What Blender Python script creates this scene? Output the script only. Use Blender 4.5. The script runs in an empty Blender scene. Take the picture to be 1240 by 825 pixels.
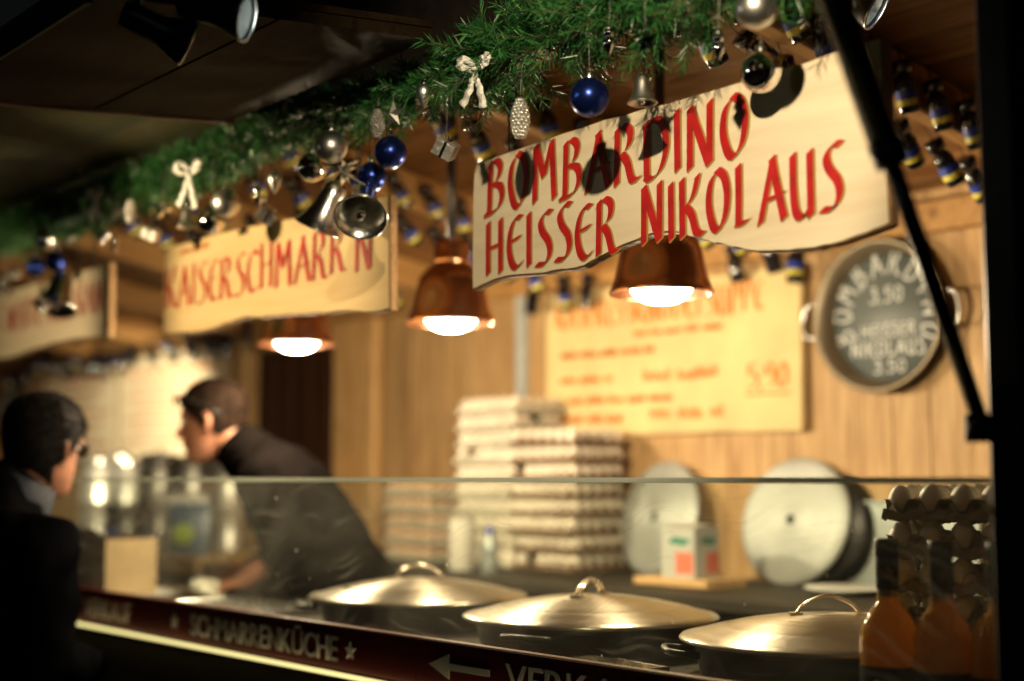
import bpy, math, random
import numpy as np
from mathutils import Vector, Matrix, noise
R = math.radians
rnd = random.Random(7)
S = bpy.context.scene
COL = S.collection
E = 1.55                                   # eye height

# ------------------------------------------------------------------ camera
cam = bpy.data.cameras.new('camera'); cam_o = bpy.data.objects.new('camera', cam); COL.objects.link(cam_o)
YAW, PITCH = R(39.8), R(5.6)
cam_o.location = (0, 0, E)
cam_o.rotation_euler = (R(90) + PITCH, 0, R(90) - YAW)
cam.sensor_width = 36.0
cam.lens = 36.0 * 1703 / 1240
cam.clip_start, cam.clip_end = 0.05, 2000
cam.dof.use_dof = True
cam.dof.focus_distance = 2.36
cam.dof.aperture_fstop = 1.32
S.camera = cam_o

# ------------------------------------------------------------------ sky (night) and view
W = bpy.data.worlds.new('World'); S.world = W; W.use_nodes = True
wn = W.node_tree.nodes; wl = W.node_tree.links
bg = wn['Background']
sky = wn.new('ShaderNodeTexSky'); sky.sky_type = 'NISHITA'; sky.sun_disc = False
sky.sun_elevation = R(-2.0); sky.sun_rotation = R(200)
wl.new(sky.outputs[0], bg.inputs[0]); bg.inputs[1].default_value = 0.025
vs = S.view_settings
vs.view_transform = 'Standard'; vs.look = 'None'; vs.exposure = 0.0; vs.gamma = 1.0
vs.use_curve_mapping = False
S.cycles.use_denoising = True
S.cycles.max_bounces = 8; S.cycles.glossy_bounces = 4; S.cycles.transparent_max_bounces = 12
S.cycles.sample_clamp_indirect = 4.0
S.cycles.caustics_reflective = False; S.cycles.caustics_refractive = False

# light levels of the lamps (used inside each lamp's builder)
PENDANT_W, SPOT_W, SPOT2_W, WALLSPOT_W, CEILSPOT_W = 36.0, 110.0, 64.0, 210.0, 0.6
WARM = (1.0, 0.79, 0.50)
SPOTC = (1.0, 0.80, 0.50)

# ------------------------------------------------------------------ materials
MATS = {}
def nodes_of(name):
    m = bpy.data.materials.new(name); m.use_nodes = True
    nt = m.node_tree; b = nt.nodes['Principled BSDF']
    MATS[name] = m
    return m, nt, b
def setp(b, **k):
    for a, v in k.items():
        b.inputs[a.replace('_', ' ')].default_value = v
def rgba(c): return (c[0], c[1], c[2], 1.0)

def plain(name, col, rough=0.5, metal=0.0, var=0.12, scale=18.0, bump=0.0, bscale=60.0, coat=0.0, rand=0.0, spec=None, rvar=0.0):
    """solid colour with fine mottling, optional relief and a tone that differs from object to object"""
    m, nt, b = nodes_of(name); N = nt.nodes; L = nt.links
    b.inputs['Roughness'].default_value = rough; b.inputs['Metallic'].default_value = metal
    if coat: b.inputs['Coat Weight'].default_value = coat
    if spec is not None: b.inputs['Specular IOR Level'].default_value = spec
    g = N.new('ShaderNodeTexCoord'); nz = N.new('ShaderNodeTexNoise')
    nz.inputs['Scale'].default_value = scale; nz.inputs['Detail'].default_value = 6
    L.new(g.outputs['Object'], nz.inputs['Vector'])
    r = N.new('ShaderNodeValToRGB')
    r.color_ramp.elements[0].position = 0.3; r.color_ramp.elements[1].position = 0.72
    r.color_ramp.elements[0].color = rgba([max(0, c * (1 - var)) for c in col])
    r.color_ramp.elements[1].color = rgba([min(1, c * (1 + var)) for c in col])
    L.new(nz.outputs['Fac'], r.inputs['Fac'])
    out = r.outputs['Color']
    if rand:
        oi = N.new('ShaderNodeObjectInfo'); mr = N.new('ShaderNodeMapRange')
        mr.inputs[3].default_value = 1 - rand; mr.inputs[4].default_value = 1 + rand
        L.new(oi.outputs['Random'], mr.inputs[0])
        hs = N.new('ShaderNodeHueSaturation'); L.new(mr.outputs[0], hs.inputs['Value']); L.new(out, hs.inputs['Color'])
        out = hs.outputs['Color']
    L.new(out, b.inputs['Base Color'])
    if rvar:
        mr2 = N.new('ShaderNodeMapRange'); mr2.inputs[3].default_value = max(0, rough - rvar); mr2.inputs[4].default_value = min(1, rough + rvar)
        L.new(nz.outputs['Fac'], mr2.inputs[0]); L.new(mr2.outputs[0], b.inputs['Roughness'])
    if bump:
        n2 = N.new('ShaderNodeTexNoise'); n2.inputs['Scale'].default_value = bscale; n2.inputs['Detail'].default_value = 5
        L.new(g.outputs['Object'], n2.inputs['Vector'])
        bp = N.new('ShaderNodeBump'); bp.inputs['Strength'].default_value = bump; bp.inputs['Distance'].default_value = 0.01
        L.new(n2.outputs['Fac'], bp.inputs['Height']); L.new(bp.outputs['Normal'], b.inputs['Normal'])
    return m

def wood(name, light, dark, axis='z', rough=0.55, freq=38.0, rand=0.14, knots=True, contrast=1.0, spec=0.35):
    """sawn timber: grain stretched along one world axis, knots, tone differs from board to board"""
    m, nt, b = nodes_of(name); N = nt.nodes; L = nt.links
    b.inputs['Roughness'].default_value = rough; b.inputs['Specular IOR Level'].default_value = spec
    g = N.new('ShaderNodeNewGeometry'); oi = N.new('ShaderNodeObjectInfo')
    off = N.new('ShaderNodeVectorMath'); off.operation = 'MULTIPLY_ADD'
    comb = N.new('ShaderNodeCombineXYZ')
    for i in range(3): L.new(oi.outputs['Random'], comb.inputs[i])
    off.inputs[1].default_value = (13.7, 7.3, 21.1); L.new(comb.outputs[0], off.inputs[0]); L.new(g.outputs['Position'], off.inputs[2])
    mp = N.new('ShaderNodeMapping')
    sc = {'x': (0.09, 1, 1), 'y': (1, 0.09, 1), 'z': (1, 1, 0.09)}[axis]
    mp.inputs['Scale'].default_value = sc
    L.new(off.outputs[0], mp.inputs['Vector'])
    n1 = N.new('ShaderNodeTexNoise'); n1.inputs['Scale'].default_value = freq; n1.inputs['Detail'].default_value = 7; n1.inputs['Roughness'].default_value = 0.62; n1.inputs['Distortion'].default_value = 0.6
    L.new(mp.outputs[0], n1.inputs['Vector'])
    n3 = N.new('ShaderNodeTexNoise'); n3.inputs['Scale'].default_value = freq * 4; n3.inputs['Detail'].default_value = 4
    L.new(mp.outputs[0], n3.inputs['Vector'])
    mx = N.new('ShaderNodeMath'); mx.operation = 'MULTIPLY_ADD'; mx.inputs[1].default_value = 0.35
    L.new(n3.outputs['Fac'], mx.inputs[0]); L.new(n1.outputs['Fac'], mx.inputs[2])
    r = N.new('ShaderNodeValToRGB')
    r.color_ramp.elements[0].position = 0.68 - 0.2 * contrast; r.color_ramp.elements[1].position = 0.68 + 0.12 * contrast
    r.color_ramp.elements[0].color = rgba(dark); r.color_ramp.elements[1].color = rgba(light)
    L.new(mx.outputs[0], r.inputs['Fac'])
    out = r.outputs['Color']
    if knots:
        mk = N.new('ShaderNodeMapping'); mk.inputs['Scale'].default_value = {'x': (0.45, 1, 1), 'y': (1, 0.45, 1), 'z': (1, 1, 0.45)}[axis]
        L.new(off.outputs[0], mk.inputs['Vector'])
        v = N.new('ShaderNodeTexVoronoi'); v.inputs['Scale'].default_value = 5.2; L.new(mk.outputs[0], v.inputs['Vector'])
        kr = N.new('ShaderNodeValToRGB'); kr.color_ramp.elements[0].position = 0.03; kr.color_ramp.elements[1].position = 0.11
        kr.color_ramp.elements[0].color = (0.25, 0.2, 0.17, 1); kr.color_ramp.elements[1].color = (1, 1, 1, 1)
        L.new(v.outputs['Distance'], kr.inputs['Fac'])
        mm = N.new('ShaderNodeMix'); mm.data_type = 'RGBA'; mm.blend_type = 'MULTIPLY'; mm.inputs[0].default_value = 0.75
        L.new(out, mm.inputs[6]); L.new(kr.outputs['Color'], mm.inputs[7]); out = mm.outputs[2]
    mr = N.new('ShaderNodeMapRange'); mr.inputs[3].default_value = 1 - rand; mr.inputs[4].default_value = 1 + rand
    L.new(oi.outputs['Random'], mr.inputs[0])
    hs = N.new('ShaderNodeHueSaturation'); L.new(mr.outputs[0], hs.inputs['Value']); L.new(out, hs.inputs['Color'])
    L.new(hs.outputs['Color'], b.inputs['Base Color'])
    bp = N.new('ShaderNodeBump'); bp.inputs['Strength'].default_value = 0.18; bp.inputs['Distance'].default_value = 0.004
    L.new(mx.outputs[0], bp.inputs['Height']); L.new(bp.outputs['Normal'], b.inputs['Normal'])
    return m

def emit(name, col, strength):
    m, nt, b = nodes_of(name)
    setp(b, Base_Color=rgba(col), Roughness=0.4)
    b.inputs['Emission Color'].default_value = rgba(col); b.inputs['Emission Strength'].default_value = strength
    return m

def turned_metal(name, col, rough, rings=60.0, amt=0.25, aniso=0.6):
    """spun sheet metal: fine concentric rings about the local z axis, streaky gloss"""
    m, nt, b = nodes_of(name); N = nt.nodes; L = nt.links
    setp(b, Base_Color=rgba(col), Metallic=1.0, Roughness=rough)
    tc = N.new('ShaderNodeTexCoord')
    sx = N.new('ShaderNodeSeparateXYZ'); L.new(tc.outputs['Object'], sx.inputs[0])
    cb = N.new('ShaderNodeCombineXYZ'); L.new(sx.outputs[0], cb.inputs[0]); L.new(sx.outputs[1], cb.inputs[1])
    ln = N.new('ShaderNodeVectorMath'); ln.operation = 'LENGTH'; L.new(cb.outputs[0], ln.inputs[0])
    cv = N.new('ShaderNodeCombineXYZ'); L.new(ln.outputs['Value'], cv.inputs[0])
    nz = N.new('ShaderNodeTexNoise'); nz.inputs['Scale'].default_value = rings; nz.inputs['Detail'].default_value = 6
    L.new(cv.outputs[0], nz.inputs['Vector'])
    n2 = N.new('ShaderNodeTexNoise'); n2.inputs['Scale'].default_value = 7; n2.inputs['Detail'].default_value = 8; n2.noise_dimensions = '4D'
    oi = N.new('ShaderNodeObjectInfo'); wv = N.new('ShaderNodeMath'); wv.operation = 'MULTIPLY'; wv.inputs[1].default_value = 40; L.new(oi.outputs['Random'], wv.inputs[0]); L.new(wv.outputs[0], n2.inputs['W'])
    L.new(tc.outputs['Object'], n2.inputs['Vector'])
    ad = N.new('ShaderNodeMath'); ad.operation = 'ADD'; L.new(nz.outputs['Fac'], ad.inputs[0]); L.new(n2.outputs['Fac'], ad.inputs[1])
    mr = N.new('ShaderNodeMapRange'); mr.inputs[1].default_value = 0.6; mr.inputs[2].default_value = 1.4
    mr.inputs[3].default_value = max(0.03, rough - amt * 0.5); mr.inputs[4].default_value = min(1, rough + amt * 0.5)
    L.new(ad.outputs[0], mr.inputs[0]); L.new(mr.outputs[0], b.inputs['Roughness'])
    rp = N.new('ShaderNodeValToRGB'); rp.color_ramp.elements[0].position = 0.3; rp.color_ramp.elements[1].position = 0.75
    rp.color_ramp.elements[0].color = rgba([c * 0.66 for c in col]); rp.color_ramp.elements[1].color = rgba(col)
    L.new(n2.outputs['Fac'], rp.inputs['Fac']); L.new(rp.outputs['Color'], b.inputs['Base Color'])
    tg = N.new('ShaderNodeTangent'); tg.direction_type = 'RADIAL'; tg.axis = 'Z'; L.new(tg.outputs[0], b.inputs['Tangent']); b.inputs['Anisotropic'].default_value = aniso; b.inputs['Anisotropic Rotation'].default_value = .25
    bp = N.new('ShaderNodeBump'); bp.inputs['Strength'].default_value = 0.12; bp.inputs['Distance'].default_value = 0.003
    b2 = N.new('ShaderNodeBump'); b2.inputs['Strength'].default_value = 0.25; b2.inputs['Distance'].default_value = 0.012; L.new(n2.outputs['Fac'], b2.inputs['Height']); L.new(b2.outputs['Normal'], bp.inputs['Normal'])
    L.new(nz.outputs['Fac'], bp.inputs['Height']); L.new(bp.outputs['Normal'], b.inputs['Normal'])
    return m

def glass_dirty(name):
    """counter glass: see-through with a Fresnel gloss, a thin film of grease, wiping streaks and specks"""
    m, nt, b = nodes_of(name); N = nt.nodes; L = nt.links
    N.remove(b)
    o = N['Material Output']
    tr = N.new('ShaderNodeBsdfTransparent'); tr.inputs[0].default_value = (0.90, 0.925, 0.89, 1)
    gl = N.new('ShaderNodeBsdfGlossy'); gl.inputs['Roughness'].default_value = 0.02
    df = N.new('ShaderNodeBsdfDiffuse'); df.inputs[0].default_value = (0.62, 0.62, 0.56, 1)
    tl = N.new('ShaderNodeBsdfTranslucent'); tl.inputs[0].default_value = (0.62, 0.60, 0.52, 1)
    dd = N.new('ShaderNodeMixShader'); dd.inputs[0].default_value = 0.6
    L.new(df.outputs[0], dd.inputs[1]); L.new(tl.outputs[0], dd.inputs[2])
    lw = N.new('ShaderNodeLayerWeight'); pw = N.new('ShaderNodeMath'); pw.operation = 'POWER'; pw.inputs[1].default_value = 5.0
    L.new(lw.outputs['Facing'], pw.inputs[0])
    fr = N.new('ShaderNodeMapRange'); fr.inputs[3].default_value = 0.025; fr.inputs[4].default_value = 0.6; L.new(pw.outputs[0], fr.inputs[0])
    m1 = N.new('ShaderNodeMixShader'); L.new(fr.outputs[0], m1.inputs[0]); L.new(tr.outputs[0], m1.inputs[1]); L.new(gl.outputs[0], m1.inputs[2])
    tc = N.new('ShaderNodeTexCoord')
    # broad film
    n1 = N.new('ShaderNodeTexNoise'); n1.inputs['Scale'].default_value = 3.2; n1.inputs['Detail'].default_value = 5; n1.inputs['Distortion'].default_value = 1.2
    L.new(tc.outputs['Object'], n1.inputs['Vector'])
    f1 = N.new('ShaderNodeMapRange'); f1.inputs[1].default_value = 0.35; f1.inputs[2].default_value = 0.75; f1.inputs[3].default_value = 0.010; f1.inputs[4].default_value = 0.045
    L.new(n1.outputs['Fac'], f1.inputs[0])
    # curved wiping streaks
    mp = N.new('ShaderNodeMapping'); mp.inputs['Rotation'].default_value = (0, R(38), 0); mp.inputs['Scale'].default_value = (2.0, 1, 42.0)
    wob = N.new('ShaderNodeTexNoise'); wob.inputs['Scale'].default_value = 2.1; L.new(tc.outputs['Object'], wob.inputs['Vector'])
    va = N.new('ShaderNodeVectorMath'); va.operation = 'MULTIPLY_ADD'; va.inputs[1].default_value = (0.5, 0, 0.5)
    L.new(wob.outputs['Color'], va.inputs[0]); L.new(tc.outputs['Object'], va.inputs[2]); L.new(va.outputs[0], mp.inputs['Vector'])
    n2 = N.new('ShaderNodeTexNoise'); n2.inputs['Scale'].default_value = 3.0; n2.inputs['Detail'].default_value = 4; L.new(mp.outputs[0], n2.inputs['Vector'])
    f2 = N.new('ShaderNodeMapRange'); f2.inputs[1].default_value = 0.58; f2.inputs[2].default_value = 0.82; f2.inputs[3].default_value = 0.0; f2.inputs[4].default_value = 0.12
    L.new(n2.outputs['Fac'], f2.inputs[0])
    # dried splashes
    v = N.new('ShaderNodeTexVoronoi'); v.inputs['Scale'].default_value = 26.0; L.new(tc.outputs['Object'], v.inputs['Vector'])
    rc = N.new('ShaderNodeSeparateColor'); L.new(v.outputs['Color'], rc.inputs[0])
    rad = N.new('ShaderNodeMapRange'); rad.inputs[1].default_value = 0.4; rad.inputs[2].default_value = 1.0; rad.inputs[3].default_value = 0.0; rad.inputs[4].default_value = 0.085
    L.new(rc.outputs[0], rad.inputs[0])
    lt = N.new('ShaderNodeMath'); lt.operation = 'LESS_THAN'; L.new(v.outputs['Distance'], lt.inputs[0]); L.new(rad.outputs[0], lt.inputs[1])
    sp = N.new('ShaderNodeMath'); sp.operation = 'MULTIPLY'; sp.inputs[1].default_value = 0.7; L.new(lt.outputs[0], sp.inputs[0])
    a1 = N.new('ShaderNodeMath'); a1.operation = 'ADD'; L.new(f1.outputs[0], a1.inputs[0]); L.new(f2.outputs[0], a1.inputs[1])
    a2 = N.new('ShaderNodeMath'); a2.operation = 'ADD'; a2.use_clamp = True; L.new(a1.outputs[0], a2.inputs[0]); L.new(sp.outputs[0], a2.inputs[1])
    m2 = N.new('ShaderNodeMixShader'); L.new(a2.outputs[0], m2.inputs[0]); L.new(m1.outputs[0], m2.inputs[1]); L.new(dd.outputs[0], m2.inputs[2])
    L.new(m2.outputs[0], o.inputs['Surface'])
    return m

def needle_mat(name):
    m, nt, b = nodes_of(name); N = nt.nodes; L = nt.links
    setp(b, Roughness=0.38)
    g = N.new('ShaderNodeNewGeometry'); r = N.new('ShaderNodeValToRGB')
    r.color_ramp.elements[0].color = (0.008, 0.05, 0.014, 1); r.color_ramp.elements[1].color = (0.05, 0.20, 0.04, 1)
    e = r.color_ramp.elements.new(0.55); e.color = (0.018, 0.10, 0.024, 1)
    L.new(g.outputs['Random Per Island'], r.inputs['Fac']); L.new(r.outputs['Color'], b.inputs['Base Color'])
    b.inputs['Specular IOR Level'].default_value = 0.5
    return m

def glitter(name, col):
    """sparkling flakes: tiny facets tilted at random"""
    m, nt, b = nodes_of(name); N = nt.nodes; L = nt.links
    setp(b, Base_Color=rgba(col), Metallic=0.85, Roughness=0.28)
    tc = N.new('ShaderNodeTexCoord'); v = N.new('ShaderNodeTexVoronoi'); v.inputs['Scale'].default_value = 420
    L.new(tc.outputs['Object'], v.inputs['Vector'])
    bp = N.new('ShaderNodeBump'); bp.inputs['Strength'].default_value = 0.8; bp.inputs['Distance'].default_value = 0.003
    sc = N.new('ShaderNodeSeparateColor'); L.new(v.outputs['Color'], sc.inputs[0]); L.new(sc.outputs[0], bp.inputs['Height'])
    L.new(bp.outputs['Normal'], b.inputs['Normal'])
    return m

wood('pine_wall', (0.58, 0.385, 0.185), (0.36, 0.205, 0.085), 'z', freq=24, rand=.10)
wood('pine_jamb', (0.66, 0.43, 0.20), (0.50, 0.29, 0.11), 'z', freq=22, contrast=0.8)
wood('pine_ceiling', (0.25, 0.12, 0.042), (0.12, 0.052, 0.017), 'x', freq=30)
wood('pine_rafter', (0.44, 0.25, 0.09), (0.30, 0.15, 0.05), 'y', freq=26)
wood('dark_door', (0.06, 0.022, 0.010), (0.028, 0.010, 0.005), 'z', freq=26)
wood('dark_front', (0.022, 0.014, 0.009), (0.009, 0.006, 0.004), 'x', freq=26, rough=0.7)
wood('edge_brown', (0.10, 0.048, 0.022), (0.055, 0.026, 0.012), 'y', freq=26)
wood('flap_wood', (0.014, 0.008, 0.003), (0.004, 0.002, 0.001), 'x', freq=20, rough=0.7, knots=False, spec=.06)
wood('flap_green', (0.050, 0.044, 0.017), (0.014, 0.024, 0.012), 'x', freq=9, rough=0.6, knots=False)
wood('frame_black', (0.014, 0.011, 0.008), (0.007, 0.005, 0.004), 'y', freq=24, rough=0.5, knots=False)
wood('counter_wood', (0.035, 0.030, 0.022), (0.016, 0.014, 0.010), 'x', freq=22, rough=0.6, spec=.15)
wood('shelf_wood', (0.55, 0.36, 0.17), (0.38, 0.22, 0.09), 'x', freq=22)
wood('sign_wood', (0.84, 0.74, 0.56), (0.66, 0.53, 0.36), 'x', freq=13, rough=0.6, knots=False, rand=0.04, contrast=1.5)
wood('sign_wood_yellow', (0.76, 0.57, 0.30), (0.66, 0.46, 0.21), 'x', freq=16, rough=0.6, knots=False, rand=0.04, contrast=1.3)
plain('sign_bark', (0.30, 0.17, 0.07), 0.8, bump=0.4)
plain('post_black', (0.008, 0.009, 0.007), 0.45, var=0.3)
plain('side_wall_dark', (0.016, 0.008, 0.006), 0.7, var=0.3)
plain('side_panel_grey', (0.05, 0.05, 0.055), 0.6, var=0.1)
plain('paving', (0.035, 0.033, 0.03), 0.75, var=0.35, scale=6, bump=0.4, bscale=25)
plain('stall_floor_mat', (0.05, 0.04, 0.03), 0.7, var=0.3)
plain('red_paint', (0.46, 0.013, 0.013), 0.5, var=0.30, scale=26, bump=.15, bscale=40)
plain('ochre_paint', (0.40, 0.25, 0.06), 0.6)
plain('orange_paint', (0.72, 0.22, 0.03), 0.6, var=0.2)
plain('paper_menu', (0.72, 0.57, 0.28), 0.75, var=0.14, scale=5)
plain('paper_menu_pale', (0.84, 0.76, 0.56), 0.75, var=0.05, scale=5)
plain('poster_edge', (0.30, 0.20, 0.08), 0.7)
plain('fascia_red', (0.095, 0.006, 0.010), 0.32, var=0.2, scale=8)
plain('letter_metal', (0.86, 0.80, 0.82), 0.45, metal=0.0, var=0.18, scale=5, rand=0.3)
plain('black_metal', (0.009, 0.009, 0.010), 0.38, var=0.2)
plain('steel', (0.62, 0.62, 0.60), 0.26, metal=1.0, var=0.12, rvar=0.1)
plain('steel_soft', (0.78, 0.78, 0.72), 0.42, metal=0.85, var=0.1, rvar=0.1)
plain('steel_handle', (0.66, 0.56, 0.44), 0.25, metal=1.0)
plain('pan_body', (0.016, 0.014, 0.011), 0.4, metal=0.5, var=0.4, bump=0.1)
plain('enamel_dark', (0.13, 0.155, 0.155), 0.45, var=0.15, scale=7)
plain('pan_rim', (0.24, 0.20, 0.14), 0.42, metal=0.8)
plain('enamel_black', (0.012, 0.012, 0.012), 0.4)
plain('chalk', (0.62, 0.65, 0.64), 0.9, var=0.2, scale=120)
plain('copper', (0.66, 0.34, 0.20), 0.20, metal=1.0, var=0.16, scale=14, rvar=0.12)
emit('bulb_glow', (1.0, 0.90, 0.70), 16.0)
emit('spot_glow', (0.93, 1.0, 0.96), 20.0); plain('reflector_alu', (0.85, 0.88, 0.86), 0.3, metal=1.0)
emit('led_glow', (0.82, 0.70, 0.28), 1.45)
plain('crumb', (0.62, 0.44, 0.20), 0.8, rand=.2)
plain('cardboard', (0.36, 0.25, 0.13), 0.8, var=0.12, bump=0.1)
plain('pulp_grey', (0.46, 0.44, 0.35), 0.9, var=0.18, scale=40, bump=0.5, bscale=120)
plain('pulp_grey_shaded', (0.30, 0.25, 0.18), 0.9, var=0.18, scale=40, bump=0.5, bscale=120)  # pulp_grey darkened: the shade on the near stack is in the colour
plain('pulp_brown', (0.16, 0.10, 0.055), 0.9, var=0.18, scale=40, bump=0.5, bscale=120)
plain('egg_shell', (0.78, 0.70, 0.58), 0.5, var=0.05, scale=30, rand=0.06)
plain('egg_brown', (0.66, 0.42, 0.26), 0.5, var=0.07, scale=30, rand=0.1)
plain('bottle_clear_neck', (0.50, 0.32, 0.13), 0.15, var=0.08, coat=0.6)
plain('bottle_wrap', (0.006, 0.005, 0.005), 0.35, var=0.2, spec=.2)
plain('star_print', (0.30, 0.26, 0.19), 0.5, var=0.2)
plain('flame_print', (0.22, 0.05, 0.015), 0.5, var=0.2)
plain('bottle_dark', (0.008, 0.008, 0.012), 0.12, coat=0.5)
plain('label_blue', (0.015, 0.045, 0.36), 0.45, var=0.3)
plain('label_yellow', (0.62, 0.55, 0.08), 0.45, var=0.15)
plain('silver_matte', (0.66, 0.65, 0.62), 0.36, metal=1.0, var=0.05)
plain('silver_mirror', (0.82, 0.81, 0.79), 0.05, metal=1.0, var=0.03)
plain('silver_cap', (0.75, 0.74, 0.70), 0.22, metal=1.0)
plain('blue_satin', (0.012, 0.028, 0.17), 0.27, metal=0.85, var=0.05)
plain('thread', (0.30, 0.30, 0.27), 0.6); plain('gift_foil', (0.50, 0.49, 0.46), 0.34, metal=0.7, bump=.5, bscale=90)
glitter('silver_glitter', (0.80, 0.79, 0.75)); glitter('dark_glitter', (0.45, 0.43, 0.40))
plain('ribbon', (0.80, 0.80, 0.76), 0.42, metal=0.25, var=0.08, scale=60, bump=0.5, bscale=300)
plain('chain_iron', (0.03, 0.028, 0.025), 0.45, metal=0.7)
needle_mat('needles'); plain('twig_brown', (0.06, 0.04, 0.018), 0.8)
turned_metal('lid_bronze', (0.50, 0.44, 0.355), 0.34)
turned_metal('lid_alu', (0.50, 0.53, 0.505), 0.55, rings=45, amt=0.2, aniso=.5); MATS['lid_alu'].node_tree.nodes['Principled BSDF'].inputs['Metallic'].default_value = .45
glass_dirty('counter_glass')
def translucent(name, col, share, rough):
    """lets light through: milky liquid, glass edge"""
    m, nt, b = nodes_of(name); N = nt.nodes; L = nt.links
    setp(b, Base_Color=rgba(col), Roughness=rough)
    tl = N.new('ShaderNodeBsdfTranslucent'); tl.inputs[0].default_value = rgba(col)
    mx = N.new('ShaderNodeMixShader'); mx.inputs[0].default_value = share
    L.new(b.outputs[0], mx.inputs[1]); L.new(tl.outputs[0], mx.inputs[2]); L.new(mx.outputs[0], N['Material Output'].inputs['Surface'])
    return m
translucent('liqueur', (0.76, 0.41, 0.030), .42, .12); MATS['liqueur'].node_tree.nodes['Principled BSDF'].inputs['Coat Weight'].default_value = 1.0
translucent('glass_edge', (0.62, 0.66, 0.60), .5, .3)
plain('skin', (0.42, 0.19, 0.115), 0.5, var=0.10, scale=22, bump=0.08)
plain('hair_black', (0.006, 0.0045, 0.004), 0.6, var=0.4, scale=60, bump=0.8, bscale=160, spec=0.15)
plain('hair_brown', (0.016, 0.008, 0.0045), 0.6, var=0.4, scale=60, bump=0.8, bscale=160, spec=.1)
plain('jacket_black', (0.004, 0.004, 0.005), 0.9, var=0.25, bump=0.3, bscale=14, spec=0.0)
plain('shirt_dark', (0.0040, 0.0032, 0.0030), 0.95, var=0.3, bump=0.35, bscale=16, spec=0.0)
plain('denim', (0.005, 0.011, 0.024), 0.85, var=0.25, bump=0.3)
plain('trousers', (0.006, 0.006, 0.009), 0.85, var=0.2, spec=.1)
plain('shoe', (0.010, 0.008, 0.006), 0.5)
plain('glasses_frame', (0.02, 0.018, 0.015), 0.25)
plain('lens', (0.05, 0.05, 0.05), 0.05, coat=1.0)
plain('eye_white', (0.6, 0.57, 0.53), 0.2)
plain('white_plastic', (0.72, 0.72, 0.68), 0.4, var=0.04)
plain('white_cloth', (0.55, 0.53, 0.44), 0.9, var=0.1, bump=0.4, bscale=40)
plain('paper_white', (0.46, 0.44, 0.38), 0.8, var=0.05)
plain('carton_white', (0.42, 0.43, 0.40), 0.5, var=0.04); plain('carton_red', (0.62, 0.16, 0.10), 0.5); plain('carton_green', (0.03, 0.20, 0.13), 0.5)
plain('bag_blue', (0.10, 0.16, 0.24), 0.3, var=0.3, bump=0.5, bscale=30); plain('bag_green', (0.36, 0.50, 0.10), 0.4); plain('bag_red', (0.4, 0.03, 0.03), 0.4)
plain('tray_grey', (0.30, 0.34, 0.33), 0.35, metal=0.4, var=0.2, scale=6)
plain('conduit_grey', (0.42, 0.46, 0.46), 0.4)

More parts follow.
